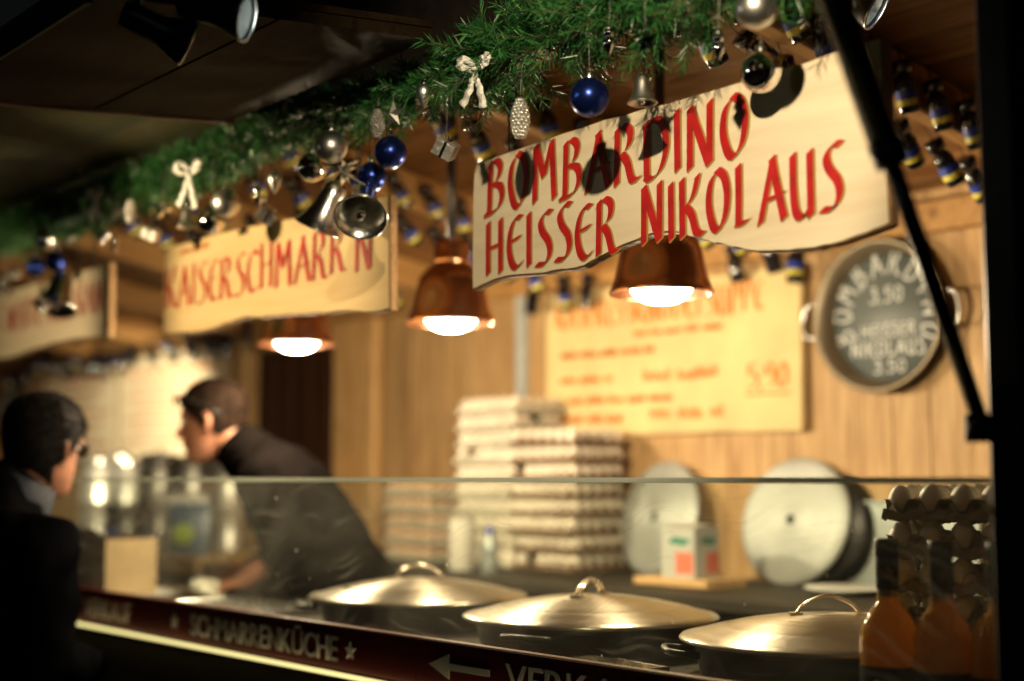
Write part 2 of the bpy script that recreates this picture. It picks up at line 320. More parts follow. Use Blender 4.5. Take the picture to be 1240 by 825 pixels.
# ------------------------------------------------------------------ mesh builder
class MB:
    def __init__(s): s.v = []; s.f = []; s.sm = []; s.mi = []
    def add(s, vs, fs, smooth=False, mi=0):
        o = len(s.v); s.v += [tuple(p) for p in vs]
        for f in fs: s.f.append(tuple(i + o for i in f)); s.sm.append(smooth); s.mi.append(mi)
        return s
    def box(s, a, b, bev=0.0, mi=0):
        x0, y0, z0 = a; x1, y1, z1 = b
        if bev <= 0:
            vs = [(x, y, z) for z in (z0, z1) for y in (y0, y1) for x in (x0, x1)]
            return s.add(vs, [(0, 2, 3, 1), (4, 5, 7, 6), (0, 1, 5, 4), (2, 6, 7, 3), (0, 4, 6, 2), (1, 3, 7, 5)], mi=mi)
        # chamfered on the four edges along the longest axis
        d = (x1 - x0, y1 - y0, z1 - z0); ax = d.index(max(d)); o = [i for i in range(3) if i != ax]
        lo = (x0, y0, z0); hi = (x1, y1, z1); c = min(bev, d[o[0]] * .4, d[o[1]] * .4)
        A0, A1, B0, B1 = lo[o[0]], hi[o[0]], lo[o[1]], hi[o[1]]
        ring = [(A0 + c, B0), (A1 - c, B0), (A1, B0 + c), (A1, B1 - c), (A1 - c, B1), (A0 + c, B1), (A0, B1 - c), (A0, B0 + c)]
        vs = []
        for t in (lo[ax], hi[ax]):
            for (a_, b_) in ring:
                p = [0, 0, 0]; p[ax] = t; p[o[0]] = a_; p[o[1]] = b_; vs.append(tuple(p))
        fs = [(i, (i + 1) % 8, 8 + (i + 1) % 8, 8 + i) for i in range(8)] + [tuple(range(7, -1, -1)), tuple(range(8, 16))]
        return s.add(vs, fs, mi=mi)
    def lathe(s, prof, n=24, c=(0, 0, 0), smooth=True, mi=0, M=None):
        """profile of (radius, z) about the z axis through c"""
        vs = []; fs = []; k = len(prof)
        for (r, z) in prof:
            for i in range(n):
                a = 2 * math.pi * i / n; vs.append(Vector((r * math.cos(a), r * math.sin(a), z)))
        if M is not None: vs = [M @ p for p in vs]
        vs = [p + Vector(c) for p in vs]
        for j in range(k - 1):
            for i in range(n):
                i2 = (i + 1) % n; fs.append((j * n + i, j * n + i2, (j + 1) * n + i2, (j + 1) * n + i))
        return s.add(vs, fs, smooth, mi)
    def tube(s, pts, rad, n=8, cap=True, side=None, smooth=True, mi=0, closed=False):
        """swept tube; rad = one radius, a list, or a list of (side radius, other radius)"""
        P = [Vector(p) for p in pts]; k = len(P)
        if not isinstance(rad, (list, tuple)): rad = [rad] * k
        rad = [(r, r) if not isinstance(r, (list, tuple)) else r for r in rad]
        vs = []; prev = None; rings = []
        for i in range(k):
            if closed: t = P[(i + 1) % k] - P[i - 1]
            else: t = P[min(i + 1, k - 1)] - P[max(i - 1, 0)]
            t = t.normalized() if t.length > 1e-9 else Vector((0, 0, 1))
            ref = Vector(side) if side is not None else (prev if prev is not None else (Vector((1, 0, 0)) if abs(t.x) < .9 else Vector((0, 1, 0))))
            a = ref - t * ref.dot(t)
            if a.length < 1e-6: a = t.orthogonal()
            a.normalize(); b = t.cross(a); prev = a
            rings.append((P[i], t, a, b, rad[i]))
        def ring(p, a, b, ra, rb): return [p + a * (ra * math.cos(2 * math.pi * j / n)) + b * (rb * math.sin(2 * math.pi * j / n)) for j in range(n)]
        seq = []
        if cap == 'round' and not closed:
            p, t, a, b, (ra, rb) = rings[0]; q = min(ra, rb)
            for ang in (80, 55, 28): seq.append(ring(p - t * q * math.sin(R(ang)), a, b, ra * math.cos(R(ang)), rb * math.cos(R(ang))))
        for (p, t, a, b, (ra, rb)) in rings: seq.append(ring(p, a, b, ra, rb))
        if cap == 'round' and not closed:
            p, t, a, b, (ra, rb) = rings[-1]; q = min(ra, rb)
            for ang in (28, 55, 80): seq.append(ring(p + t * q * math.sin(R(ang)), a, b, ra * math.cos(R(ang)), rb * math.cos(R(ang))))
        for r_ in seq: vs += r_
        fs = []; m = len(seq)
        for i in range(m if closed else m - 1):
            i2 = (i + 1) % m
            for j in range(n):
                j2 = (j + 1) % n; fs.append((i * n + j, i * n + j2, i2 * n + j2, i2 * n + j))
        if cap and not closed: fs += [tuple(range(n - 1, -1, -1)), tuple((m - 1) * n + j for j in range(n))]
        return s.add(vs, fs, smooth, mi)
    def ball(s, c, r, nu=20, nv=12, smooth=True, mi=0):
        rx, ry, rz = r if isinstance(r, (list, tuple)) else (r, r, r)
        vs = []; fs = []
        for j in range(nv + 1):
            ph = math.pi * (j / nv - .5); cr = max(math.cos(ph), 1e-4)
            for i in range(nu):
                th = 2 * math.pi * i / nu; vs.append((c[0] + rx * cr * math.cos(th), c[1] + ry * cr * math.sin(th), c[2] + rz * math.sin(ph)))
        for j in range(nv):
            for i in range(nu):
                i2 = (i + 1) % nu; fs.append((j * nu + i, j * nu + i2, (j + 1) * nu + i2, (j + 1) * nu + i))
        return s.add(vs, fs, smooth, mi)
    def prism(s, poly, y0, y1, mi=0, smooth=False):
        """outline in (x, z) given a thickness along y"""
        n = len(poly); vs = [(x, y0, z) for x, z in poly] + [(x, y1, z) for x, z in poly]
        fs = [tuple(range(n)), tuple(range(2 * n - 1, n - 1, -1))] + [(i, n + i, n + (i + 1) % n, (i + 1) % n) for i in range(n)]
        return s.add(vs, fs, smooth, mi)
    def mesh(s, name, mats):
        me = bpy.data.meshes.new(name); me.from_pydata(s.v, [], s.f)
        me.polygons.foreach_set('use_smooth', s.sm); me.polygons.foreach_set('material_index', s.mi)
        for m in (mats if isinstance(mats, (list, tuple)) else [mats]): me.materials.append(MATS[m])
        me.update(); return me
    def build(s, name, mats, parent=None, loc=None, rot=None):
        return obj(name, s.mesh(name, mats), parent, loc, rot)
def obj(name, me, parent=None, loc=None, rot=None):
    o = bpy.data.objects.new(name, me); COL.objects.link(o)
    if parent: o.parent = parent
    if loc is not None: o.location = loc
    if rot is not None: o.rotation_euler = rot
    return o
def tag(o, label=None, cat=None, group=None, kind=None):
    for k, v in (('label', label), ('category', cat), ('group', group), ('kind', kind)):
        if v: o[k] = v
    return o
def thing(name, label, cat, loc=(0, 0, 0), rot=(0, 0, 0), group=None):
    o = obj(name, None, None, loc, rot); return tag(o, label, cat, group)
def copy_tree(o, parent=None):
    c = o.copy(); COL.objects.link(c); c.parent = parent
    for ch in [x for x in o.children]: copy_tree(ch, c)
    return c
def crom(pts, k=8, closed=False):
    """smooth curve through points"""
    P = [np.array(p, float) for p in pts]; n = len(P); out = []
    for i in range(n if closed else n - 1):
        if closed: p0, p1, p2, p3 = P[i - 1], P[i], P[(i + 1) % n], P[(i + 2) % n]
        else: p0, p1, p2, p3 = P[max(i - 1, 0)], P[i], P[i + 1], P[min(i + 2, n - 1)]
        for j in range(k):
            t = j / k
            out.append(.5 * (2 * p1 + (p2 - p0) * t + (2 * p0 - 5 * p1 + 4 * p2 - p3) * t * t + (3 * p1 - p0 - 3 * p2 + p3) * t ** 3))
    if not closed: out.append(P[-1])
    return [tuple(p) for p in out]

# ------------------------------------------------------------------ hand lettering
GL = {
 'A': (.62, ['l', (.36, 1), (.02, -.02)], ['l', (.33, 1.0), (.40, .7), (.60, 0)], ['l', (.12, .33), (.60, .40)]),
 'B': (.55, ['c', (.13, .98), (.11, .5), (.08, .04), (-.03, -.02)], ['c', (.08, .92), (.30, 1.0), (.44, .86), (.36, .64), (.14, .53)], ['c', (.14, .53), (.40, .52), (.50, .32), (.40, .10), (.14, .0), (-.02, .02)]),
 'C': (.50, ['c', (.50, .86), (.34, .98), (.14, .80), (.06, .45), (.16, .10), (.34, .0), (.52, .12)]),
 'D': (.62, ['l', (.10, .98), (.10, .02)], ['c', (.06, .93), (.36, .99), (.55, .78), (.58, .45), (.44, .12), (.20, -.01), (.08, .05)]),
 'E': (.48, ['c', (.46, .93), (.28, .94), (.12, .72), (.07, .40), (.16, .10), (.32, .0), (.48, .10)], ['l', (.10, .50), (.42, .57)]),
 'H': (.58, ['l', (.08, 1), (.08, 0)], ['l', (.50, 1.02), (.50, 0)], ['l', (.06, .48), (.54, .55)]),
 'I': (.20, ['l', (.10, 1), (.10, 0)]),
 'K': (.60, ['l', (.08, 1), (.08, 0)], ['c', (.52, 1.02), (.38, .68), (.14, .48)], ['c', (.16, .52), (.34, .36), (.46, .06), (.64, .0)]),
 'L': (.48, ['c', (.10, 1), (.10, .5), (.08, .04)], ['c', (.04, .04), (.26, .05), (.46, .14)]),
 'M': (.72, ['l', (.10, 1), (.06, 0)], ['l', (.12, 1), (.34, .42)], ['l', (.34, .42), (.58, 1.02)], ['l', (.58, 1.0), (.64, 0)]),
 'N': (.62, ['l', (.08, 1), (.06, 0)], ['l', (.08, 1), (.50, .02)], ['l', (.54, 1.02), (.52, .02)]),
 'O': (.62, ['c', (.36, 1.0), (.14, .82), (.07, .45), (.18, .08), (.32, 0)], ['c', (.30, .99), (.48, .86), (.56, .55), (.48, .18), (.30, .0)]),
 'P': (.50, ['l', (.10, .98), (.08, 0)], ['c', (.04, .9), (.28, 1.0), (.44, .82), (.38, .56), (.14, .44)]),
 'R': (.60, ['l', (.10, .98), (.06, 0)], ['c', (.02, .86), (.24, 1.0), (.42, .88), (.38, .64), (.16, .50)], ['c', (.20, .52), (.34, .36), (.46, .04), (.64, .04)]),
 'S': (.46, ['c', (.46, .96), (.30, .98), (.14, .82), (.20, .62), (.38, .42), (.42, .20), (.28, .02), (.02, .02)]),
 'T': (.52, ['l', (.26, .96), (.24, 0)], ['l', (.0, .93), (.52, .98)]),
 'U': (.58, ['c', (.08, 1), (.08, .45), (.14, .08), (.30, .0), (.46, .14)], ['l', (.48, 1), (.48, 0)]),
 'W': (.80, ['l', (.06, 1), (.18, .02)], ['l', (.18, .02), (.38, .85)], ['l', (.38, .85), (.54, .02)], ['l', (.54, .02), (.74, 1)]),
 "'": (.16, ['l', (.08, 1.08), (.05, .85)]),
 '0': (.46, ['c', (.24, .98), (.08, .7), (.10, .2), (.24, .0), (.40, .2), (.40, .75), (.24, .98)]),
 '3': (.42, ['c', (.04, .92), (.26, 1.0), (.36, .78), (.18, .56)], ['c', (.16, .56), (.40, .46), (.36, .10), (.18, -.02), (.0, .06)]),
 '5': (.44, ['l', (.10, .98), (.08, .58)], ['l', (.10, .95), (.42, .98)], ['c', (.08, .58), (.34, .60), (.42, .30), (.26, .02), (.02, .04)]),
 '9': (.46, ['c', (.40, .80), (.22, 1.0), (.06, .76), (.18, .52), (.40, .72), (.40, .3), (.22, .0)]),
 ',': (.16, ['l', (.08, .08), (.02, -.12)]),
}
def glyph_mesh(ch, h, w, nib, ang, depth0=0.0, mono=False, bar=1.0):
    """one hand-lettered character: each stroke a ribbon laid by a broad pen held at an angle; x right, z up, facing -y"""
    g = GL[ch]; mb = MB(); nv = (nib * math.cos(R(ang)) * .5, nib * math.sin(R(ang)) * .5)
    for k, st in enumerate(g[1:]):
        pts = st[1:]
        if st[0] == 'c': pts = crom(pts, 6)
        P = [(x * w, z * h) for x, z in pts]
        if len(P) == 2: P = [tuple(P[0][i] + (P[1][i] - P[0][i]) * t for i in (0, 1)) for t in (0, .33, .66, 1)]
        vs = []; y = -depth0 - 0.00025 * k
        for i, (x, z) in enumerate(P):
            if mono:
                a = P[max(i - 1, 0)]; b = P[min(i + 1, len(P) - 1)]
                tx, tz = b[0] - a[0], b[1] - a[1]; q = math.hypot(tx, tz) or 1
                n = (-tz / q * nib * .5, tx / q * nib * .5)
            else: n = nv
            vs += [(x - n[0], y, z - n[1]), (x + n[0], y, z + n[1])]
        mb.add(vs, [(2 * i, 2 * i + 1, 2 * i + 3, 2 * i + 2) for i in range(len(P) - 1)])
    return mb
def letter_line(text, parent, x0, x1, z0, h, y, mat, nib=.15, ang=28, mono=False, under=None, slope=0.0, gap=.13, name='letter', jit=0.0):
    """text squeezed between x0 and x1 with its baseline at z0"""
    adv = sum((GL[c][0] + gap) if c != ' ' else .34 for c in text) - gap
    k = (x1 - x0) / adv; x = x0
    for c in text:
        if c == ' ': x += .34 * k; continue
        zz = z0 + slope * (x - x0) + rnd.uniform(-jit, jit) * h
        hh = h * (1 + rnd.uniform(-jit, jit))
        l = glyph_mesh(c, hh, k, nib * h, ang, 0.0012, mono).build(name, mat, parent, (x, y, zz))
        if under:
            glyph_mesh(c, hh, k, nib * h * 1.16, ang, 0.0004, mono).build('shadow_line', under, l, (0.0025, 0, -.0015))
        x += (GL[c][0] + gap) * k
def font_char(ch, size, thick=0.0015, bold=0.0):
    cu = bpy.data.curves.new('char', 'FONT'); cu.body = ch; cu.size = size; cu.extrude = thick; cu.offset = bold
    o = bpy.data.objects.new('char', cu); COL.objects.link(o); bpy.context.view_layer.update()
    dg = bpy.context.evaluated_depsgraph_get()
    me = bpy.data.meshes.new_from_object(o.evaluated_get(dg)); bpy.data.objects.remove(o); bpy.data.curves.remove(cu)
    return me

# ================================================================== the setting
g = MB(); g.add([(-400, -400, 0), (400, -400, 0), (400, 400, 0), (-400, 400, 0)], [(0, 1, 2, 3)])
tag(g.build('ground', 'paving'), 'dark paved ground of the market', None, None, 'structure')

BASE = Vector((-4.9, 2.4, 0))
stall = thing('market_stall', 'wooden market stall with pine walls, red fascia board and raised front flap', 'stall', BASE)
def part(name, mb, mat, parent=None):
    """a part of the stall, given in world coordinates"""
    return mb.build(name, mat, parent or stall, None if parent else -BASE)
def ceil_z(y): return 2.58 - 0.17 * (y - 1.6)
SL = math.atan(-0.17)

part('floor', MB().box((-9.0, 1.62, 0.02), (-0.96, 3.22, 0.20)), 'stall_floor_mat')
# back wall of upright boards, each its own piece
bw = part('back_wall', MB().box((-9.05, 3.225, 0.0), (-5.72, 3.26, 2.62)).box((-4.96, 3.225, 0.0), (-0.9, 3.26, 2.62)).box((-5.72, 3.225, 2.16), (-4.96, 3.26, 2.62)), 'pine_wall')
PW = 0.116
plank = MB().box((-PW / 2 + .0006, -.011, -1.13), (PW / 2 - .0006, .011, 1.13), .0018).mesh('plank', 'pine_wall')
plank_s = MB().box((-PW / 2 + .0015, -.011, -0.09), (PW / 2 - .0015, .011, 0.09), .004).mesh('plank', 'pine_wall')
n = int(8.05 / PW)
for i in range(n):
    x = -0.97 - PW * (i + .5)
    short = -5.72 < x < -4.96
    obj('plank', plank_s if short else plank, bw, (x, 3.212 + rnd.uniform(-.002, .002), 2.26 if short else 1.25))
# door standing shut in the back wall
dr = part('door', MB().box((-5.74, 3.262, 0.2), (-4.94, 3.29, 2.17)), 'dark_door')
dp = MB().box((-.075, -.012, -.97), (.075, .012, .97), .006).mesh('door_board', 'dark_door')
for i in range(5): obj('door_board', dp, dr, (-5.72 + .152 * (i + .5), 3.252, 1.185))
hd = MB(); hd.tube([(-5.06, 3.24, 1.22), (-5.06, 3.19, 1.22), (-5.16, 3.19, 1.22)], .009, 8); hd.build('handle', 'steel', dr)
part('door_jamb', MB().box((-4.965, 3.165, 0.2), (-4.66, 3.199, 2.22), .006), 'pine_jamb')
part('door_jamb', MB().box((-5.86, 3.165, 0.2), (-5.715, 3.199, 2.22), .006), 'pine_wall')
part('door_head', MB().box((-5.712, 3.168, 2.12), (-4.968, 3.199, 2.22), .006), 'pine_wall')
part('cable_duct', MB().box((-3.79, 3.17, 1.2), (-3.745, 3.199, 2.30), .004), 'conduit_grey')
# ceiling of lengthwise boards, sloping down to the back
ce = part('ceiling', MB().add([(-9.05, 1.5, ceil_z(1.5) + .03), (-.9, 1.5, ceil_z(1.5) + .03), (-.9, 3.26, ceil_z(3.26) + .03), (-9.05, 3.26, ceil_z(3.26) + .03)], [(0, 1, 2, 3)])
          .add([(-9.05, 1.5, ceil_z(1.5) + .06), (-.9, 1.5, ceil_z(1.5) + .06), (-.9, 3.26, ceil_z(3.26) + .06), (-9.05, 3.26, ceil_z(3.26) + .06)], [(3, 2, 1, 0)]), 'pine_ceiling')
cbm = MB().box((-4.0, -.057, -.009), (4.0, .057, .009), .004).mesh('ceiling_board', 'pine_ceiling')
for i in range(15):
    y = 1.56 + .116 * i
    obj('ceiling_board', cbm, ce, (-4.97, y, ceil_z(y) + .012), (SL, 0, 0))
RAFT = [-1.70, -2.52, -3.34, -4.16, -4.98, -5.80, -6.62, -7.44]
rm = MB().box((-.022, -.80, -.10), (.022, .80, 0), .004).mesh('rafter', 'pine_rafter')
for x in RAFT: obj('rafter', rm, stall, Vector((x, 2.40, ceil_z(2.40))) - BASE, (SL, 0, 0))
part('wall_batten', MB().box((-8.95, 3.15, 2.19), (-.97, 3.198, 2.27), .004), 'pine_rafter')
part('header_beam', MB().box((-9.0, 1.56, 2.31), (-.93, 1.66, 2.58), .006), 'pine_rafter')
part('header_dark_cover', MB().box((-9.0, 1.540, 2.305), (-.93, 1.559, 2.60), .004), 'frame_black')  # added dark board, keeps the lamp-lit beam black above the garland
# outer frame on the near end
part('post', MB().box((-.949, 1.545, 0), (-.900, 1.665, 2.62), .004), 'post_black')
part('end_wall', MB().box((-.945, 1.667, 0), (-.918, 3.224, 2.60)), 'side_wall_dark')
part('end_wall', MB().box((-9.08, 1.6, 0), (-9.052, 3.224, 2.60)), 'pine_wall')
part('corner_panel', MB().box((-.899, 1.585, 1.60), (.9, 1.62, 2.62)), 'side_wall_dark')
part('corner_panel', MB().box((-.899, 1.560, 0), (.9, 1.60, 1.597)), 'side_panel_grey')
# front below the glass
fb = MB().box((-4.0, -.011, -.068), (4.0, .011, .068), .004).mesh('front_board', 'dark_front')
fw = part('front_wall', MB().box((-9.0, 1.612, .0), (-.951, 1.64, 1.17)), 'dark_front')
for i in range(8): obj('front_board', fb, fw, (-4.99, 1.60, .09 + .14 * i))
part('counter_top', MB().box((-5.0, 1.612, 1.172), (-.947, 2.26, 1.205), .006), 'counter_wood')
part('counter_back', MB().box((-5.0, 2.20, .2), (-.985, 2.225, 1.171)), 'dark_front')
fas = part('fascia_board', MB().box((-5.0, 1.566, 1.168), (-2.158, 1.588, 1.256), .003).box((-2.156, 1.566, 1.168), (-.951, 1.588, 1.256), .003), 'fascia_red')
part('light_strip', MB().box((-5.0, 1.544, 1.1600), (-.951, 1.5655, 1.1645), .001), 'led_glow')
part('light_strip_channel', MB().box((-5.0, 1.567, 1.150), (-.951, 1.588, 1.1675), .002), 'black_metal')
# lettering on the fascia, one piece for each character
def fascia_text(txt, x0, x1, z0, h):
    mes = [(c, font_char(c, h / .72, .0012, h * .010) if c != ' ' else None) for c in txt]
    ws = [max(v.co.x for v in m.vertices) - min(v.co.x for v in m.vertices) for c, m in mes]
    gap = h * .10; k = (x1 - x0 - gap * (len(txt) - 1)) / sum(ws); x = x0
    for (c, m), w in zip(mes, ws):
        mn = min(v.co.x for v in m.vertices)
        for v in m.vertices: v.co = ((v.co.x - mn) * k, -v.co.z, v.co.y)
        m.flip_normals(); m.materials.clear(); m.materials.append(MATS['letter_metal']); m.name = 'letter'
        obj('letter', m, fas, (x, 1.5648, z0)); x += w * k + gap
def star_poly(cx, cz, r, r2=.42): return [(cx + (r if i % 2 == 0 else r * r2) * math.sin(math.pi * i / 5), cz + (r if i % 2 == 0 else r * r2) * math.cos(math.pi * i / 5)) for i in range(10)]
ZB, HB = 1.186, .050
fascia_text('VERKAUF', -3.665, -3.385, ZB, HB)
fascia_text('SCHMARRENKÜCHE', -3.056, -2.425, ZB, HB)
fascia_text('VERKAUF', -1.895, -1.52, ZB, HB)
for cx in (-3.14, -2.378, -1.40): MB().prism(star_poly(cx, ZB + .024, .019), 1.563, 1.567).build('star', 'letter_metal', fas)
AR = lambda x0: [(x0, 1.212), (x0 + .060, 1.234), (x0 + .060, 1.218), (x0 + .175, 1.218), (x0 + .175, 1.206), (x0 + .060, 1.206), (x0 + .060, 1.190)]
for x0 in (-2.115, -3.93): MB().prism(AR(x0), 1.563, 1.567).build('arrow', 'letter_metal', fas)
# sneeze guard
gp = part('glass_pane', MB().box((-4.85, 1.5985, 1.206), (-.951, 1.6065, 1.5425)), 'counter_glass')
MB().box((-4.852, 1.5970, 1.5428), (-.951, 1.6080, 1.5515), .001).build('edge_strip', 'glass_edge', gp)
for x in (-1.9, -2.95, -4.0):
    MB().box((x - .012, 1.608, 1.205), (x + .012, 1.622, 1.232), .002).build('glass_clamp', 'steel', gp)
# raised flaps: boards on a thin dark lip, the near one held by a gas strut
def flap(x0, x1, y_in, z_in, y_out, z_out, n, mat, name='flap_board'):
    """a leaf of the shutter: a backing sheet and n boards running along the stall"""
    sl = math.atan2(z_in - z_out, y_in - y_out); L_ = math.hypot(z_in - z_out, y_in - y_out); xc = (x0 + x1) / 2; hw = (x1 - x0) / 2; w = L_ / n
    zt = .024
    f = part('flap', MB().add([(x, y, z + d) for x in (x0, x1) for (y, z) in ((y_in, z_in), (y_out, z_out)) for d in (zt, zt + .012)],
             [(0, 2, 6, 4), (1, 5, 7, 3), (0, 1, 3, 2), (4, 6, 7, 5), (0, 4, 5, 1), (2, 3, 7, 6)]), mat)
    me = MB().box((-hw, -w / 2 + .001, -.010), (hw, w / 2 - .001, .010), .003).mesh(name, mat)
    for i in range(n):
        k = (i + .5) / n; obj(name, me, f, (xc, y_out + (y_in - y_out) * k, z_out + (z_in - z_out) * k + .012), (sl, 0, 0))
    MB().box((x0, -.012, -.012), (x1, .0, .040), .003).build('frame_board', 'frame_black', f, (0, y_out, z_out))
    return f
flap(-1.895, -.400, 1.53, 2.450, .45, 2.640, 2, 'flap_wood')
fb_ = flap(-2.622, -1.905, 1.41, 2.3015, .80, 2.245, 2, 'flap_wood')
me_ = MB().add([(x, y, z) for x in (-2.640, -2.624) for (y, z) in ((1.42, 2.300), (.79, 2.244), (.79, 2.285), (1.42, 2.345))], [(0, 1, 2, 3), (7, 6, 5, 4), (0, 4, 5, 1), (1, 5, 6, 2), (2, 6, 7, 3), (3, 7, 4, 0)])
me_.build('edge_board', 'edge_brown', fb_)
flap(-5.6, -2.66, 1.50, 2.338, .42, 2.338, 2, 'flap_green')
st = part('gas_strut', MB().tube([(-.957, 1.008, 2.551), (-.957, 1.370, 1.925)], .019, 16, True), 'black_metal')
MB().tube([(-.957, 1.372, 1.922), (-.957, 1.545, 1.618)], .0105, 12, True).tube([(-.957, 1.362, 1.940), (-.957, 1.376, 1.916)], .021, 16, True).build('rod', 'black_metal', st)
MB().box((-.972, 1.528, 1.594), (-.942, 1.552, 1.628), .004).ball((-.957, 1.538, 1.612), .014, 12, 8).build('bracket', 'black_metal', st)
# shelf-height counter along the back wall
sb = part('back_counter', MB().box((-8.9, 2.62, 1.222), (-6.78, 3.196, 1.258), .006).box((-4.64, 2.62, 1.222), (-.98, 3.196, 1.258), .006), 'counter_wood')
MB().box((-4.62, 2.66, .2), (-.98, 2.69, 1.221)).build('counter_front', 'dark_front', sb)
MB().box((-8.9, 2.66, .2), (-6.78, 2.69, 1.221)).build('counter_front', 'dark_front', sb)

# ================================================================== lamps
def aim(o, frm, to):
    o.rotation_euler = (Vector(to) - Vector(frm)).to_track_quat('-Z', 'Y').to_euler()
def spot_light(parent, name, loc, to, watts, col, size, blend, radius):
    l = bpy.data.lights.new(name, 'SPOT'); l.energy = watts; l.color = col; l.spot_size = R(size); l.spot_blend = blend; l.shadow_soft_size = radius
    o = bpy.data.objects.new(name, l); COL.objects.link(o)
    o.location = loc; aim(o, loc, to)
    if parent: o.parent = parent; o.matrix_parent_inverse = Matrix.Translation(-Vector(parent.location))
    return o
def pendant(x, label, power=1.0):
    y, zr = 2.10, 1.931
    t = thing('pendant_lamp', label, 'lamp', (x, y, zr), group='copper lamps over the counter')
    out = [(.110, 0), (.1105, .004), (.106, .012), (.099, .032), (.092, .062), (.086, .09), (.079, .112), (.066, .131), (.050, .143), (.0435, .148), (.0425, .195), (.038, .206), (.016, .210)]
    inn = [(.013, .207), (.036, .202), (.040, .146), (.062, .127), (.076, .108), (.083, .086), (.089, .058), (.096, .028), (.106, .004)]
    MB().lathe(out + inn, 40).build('shade', 'copper', t)
    MB().lathe([(.0455, .150), (.047, .153), (.047, .158), (.0455, .161)], 32).build('collar', 'copper', t)
    MB().lathe([(.0005, -.020), (.03, -.0175), (.050, -.009), (.063, .006), (.068, .028), (.064, .055), (.045, .085), (.022, .105), (.018, .14)], 28).build('bulb', 'bulb_glow', t)
    zc = ceil_z(y) - zr
    MB().tube([(0, 0, .207), (0, 0, zc)], .0115, 12).build('stem', 'black_metal', t)
    MB().lathe([(.0, zc - .030), (.045, zc - .024), (.05, zc - .008), (.05, zc + .006)], 24).build('ceiling_rose', 'black_metal', t)
    l = bpy.data.lights.new('lamp_light', 'POINT'); l.energy = PENDANT_W * power; l.color = WARM; l.shadow_soft_size = .035
    lo = bpy.data.objects.new('lamp_light', l); COL.objects.link(lo); lo.parent = t; lo.location = (0, 0, -.062)
    return t
pendant(-2.034, 'copper bell lamp hanging behind the bombardino sign, its lit bulb showing below the rim', .8)
pendant(-2.757, 'copper bell lamp with its shade in full view between two wooden signs', .95)
pendant(-3.488, 'copper bell lamp half hidden behind the kaiserschmarrn sign, above the server', 1.25)

def clip_spot(loc, to, label, watts, size=70, blend=.5, col=SPOTC, mount=None, soft=.024):
    """small reflector lamp: tapered body, flared head, glowing face, arm up to the board above"""
    t = thing('spot_lamp', label, 'lamp', loc, group='spot lamps of the stall')
    q = (Vector(to) - Vector(loc)).to_track_quat('Z', 'Y').to_matrix()
    MB().lathe([(.0, -.105), (.022, -.103), (.026, -.09), (.026, -.035), (.030, -.020), (.043, .018), (.045, .022), (.0435, .024), (.040, .016)], 24, M=q * .8).build('housing', 'black_metal', t)
    MB().lathe([(.040, .016), (.036, .004), (.022, -.012), (.012, -.016)], 24, M=q * .8).build('reflector', 'reflector_alu', t)
    MB().lathe([(.0005, .006), (.012, .004), (.0165, -.004), (.014, -.014)], 18, M=q * .8).build('bulb', 'spot_glow', t)
    MB().lathe([(.0445, .0235), (.0445, .027), (.041, .027), (.041, .0235), (.0445, .0235)], 24, M=q * .8).build('rim', 'steel', t)
    b = q @ Vector((0, 0, -.06)); up = (mount or 2.43) - loc[2]
    MB().tube([tuple(b), tuple(b + Vector((0, 0, up - b.z - .01))), tuple(b + Vector((0, 0, up - b.z)))], .008, 8).lathe([(.0, up - .014), (.026, up - .014), (.028, up + .001)], 16, c=(b.x, b.y, 0)).build('arm', 'black_metal', t)
    p = Vector(loc) + q @ Vector((0, 0, .03))
    spot_light(t, 'spot_light', p, to, watts, col, size, blend, soft)
    return t
clip_spot((-.68, .50, 2.44), (-1.64, 1.62, 2.09), 'black reflector lamp under the flap, lighting the bombardino sign', SPOT_W, 48, .5, mount=2.632, soft=.016)
clip_spot((-1.764, .95, 2.212), (-1.204, 1.45, 2.012), 'black reflector lamp with a bright glowing rim under the flap', 0.3, 50, .7, mount=2.565)
clip_spot((-1.888, .92, 2.204), (-1.688, 1.82, 1.90), 'dark reflector lamp under the flap with only glints on its housing', 0.4, 50, .8, mount=2.570)
clip_spot((-3.00, .62, 2.13), (-2.88, 1.62, 2.03), 'black reflector lamp near the outer edge of the far flap, lighting the kaiserschmarrn sign', SPOT2_W, 62, .6, (1, .76, .42), mount=2.340, soft=.03)
clip_spot((-3.75, .80, 2.10), (-4.15, 1.62, 1.98), 'reflector lamp added out of view to brighten the hot white russian sign', SPOT2_W * .34, 62, .8, (1, .76, .42), mount=2.340)  # added unseen lamp, put in to lift the dim third sign
clip_spot((-1.335, 1.86, 2.315), (-.585, 2.21, 1.765), 'bright white reflector lamp just behind the header above the strut', CEILSPOT_W, 120, .6, (1, .93, .8), 2.53)
clip_spot((-5.55, 2.30, 2.14), (-6.80, 3.2, 1.62), 'reflector lamp on the ceiling lighting the pale menus beyond the door', WALLSPOT_W, 62, .8, (1, .80, .50), ceil_z(2.30))

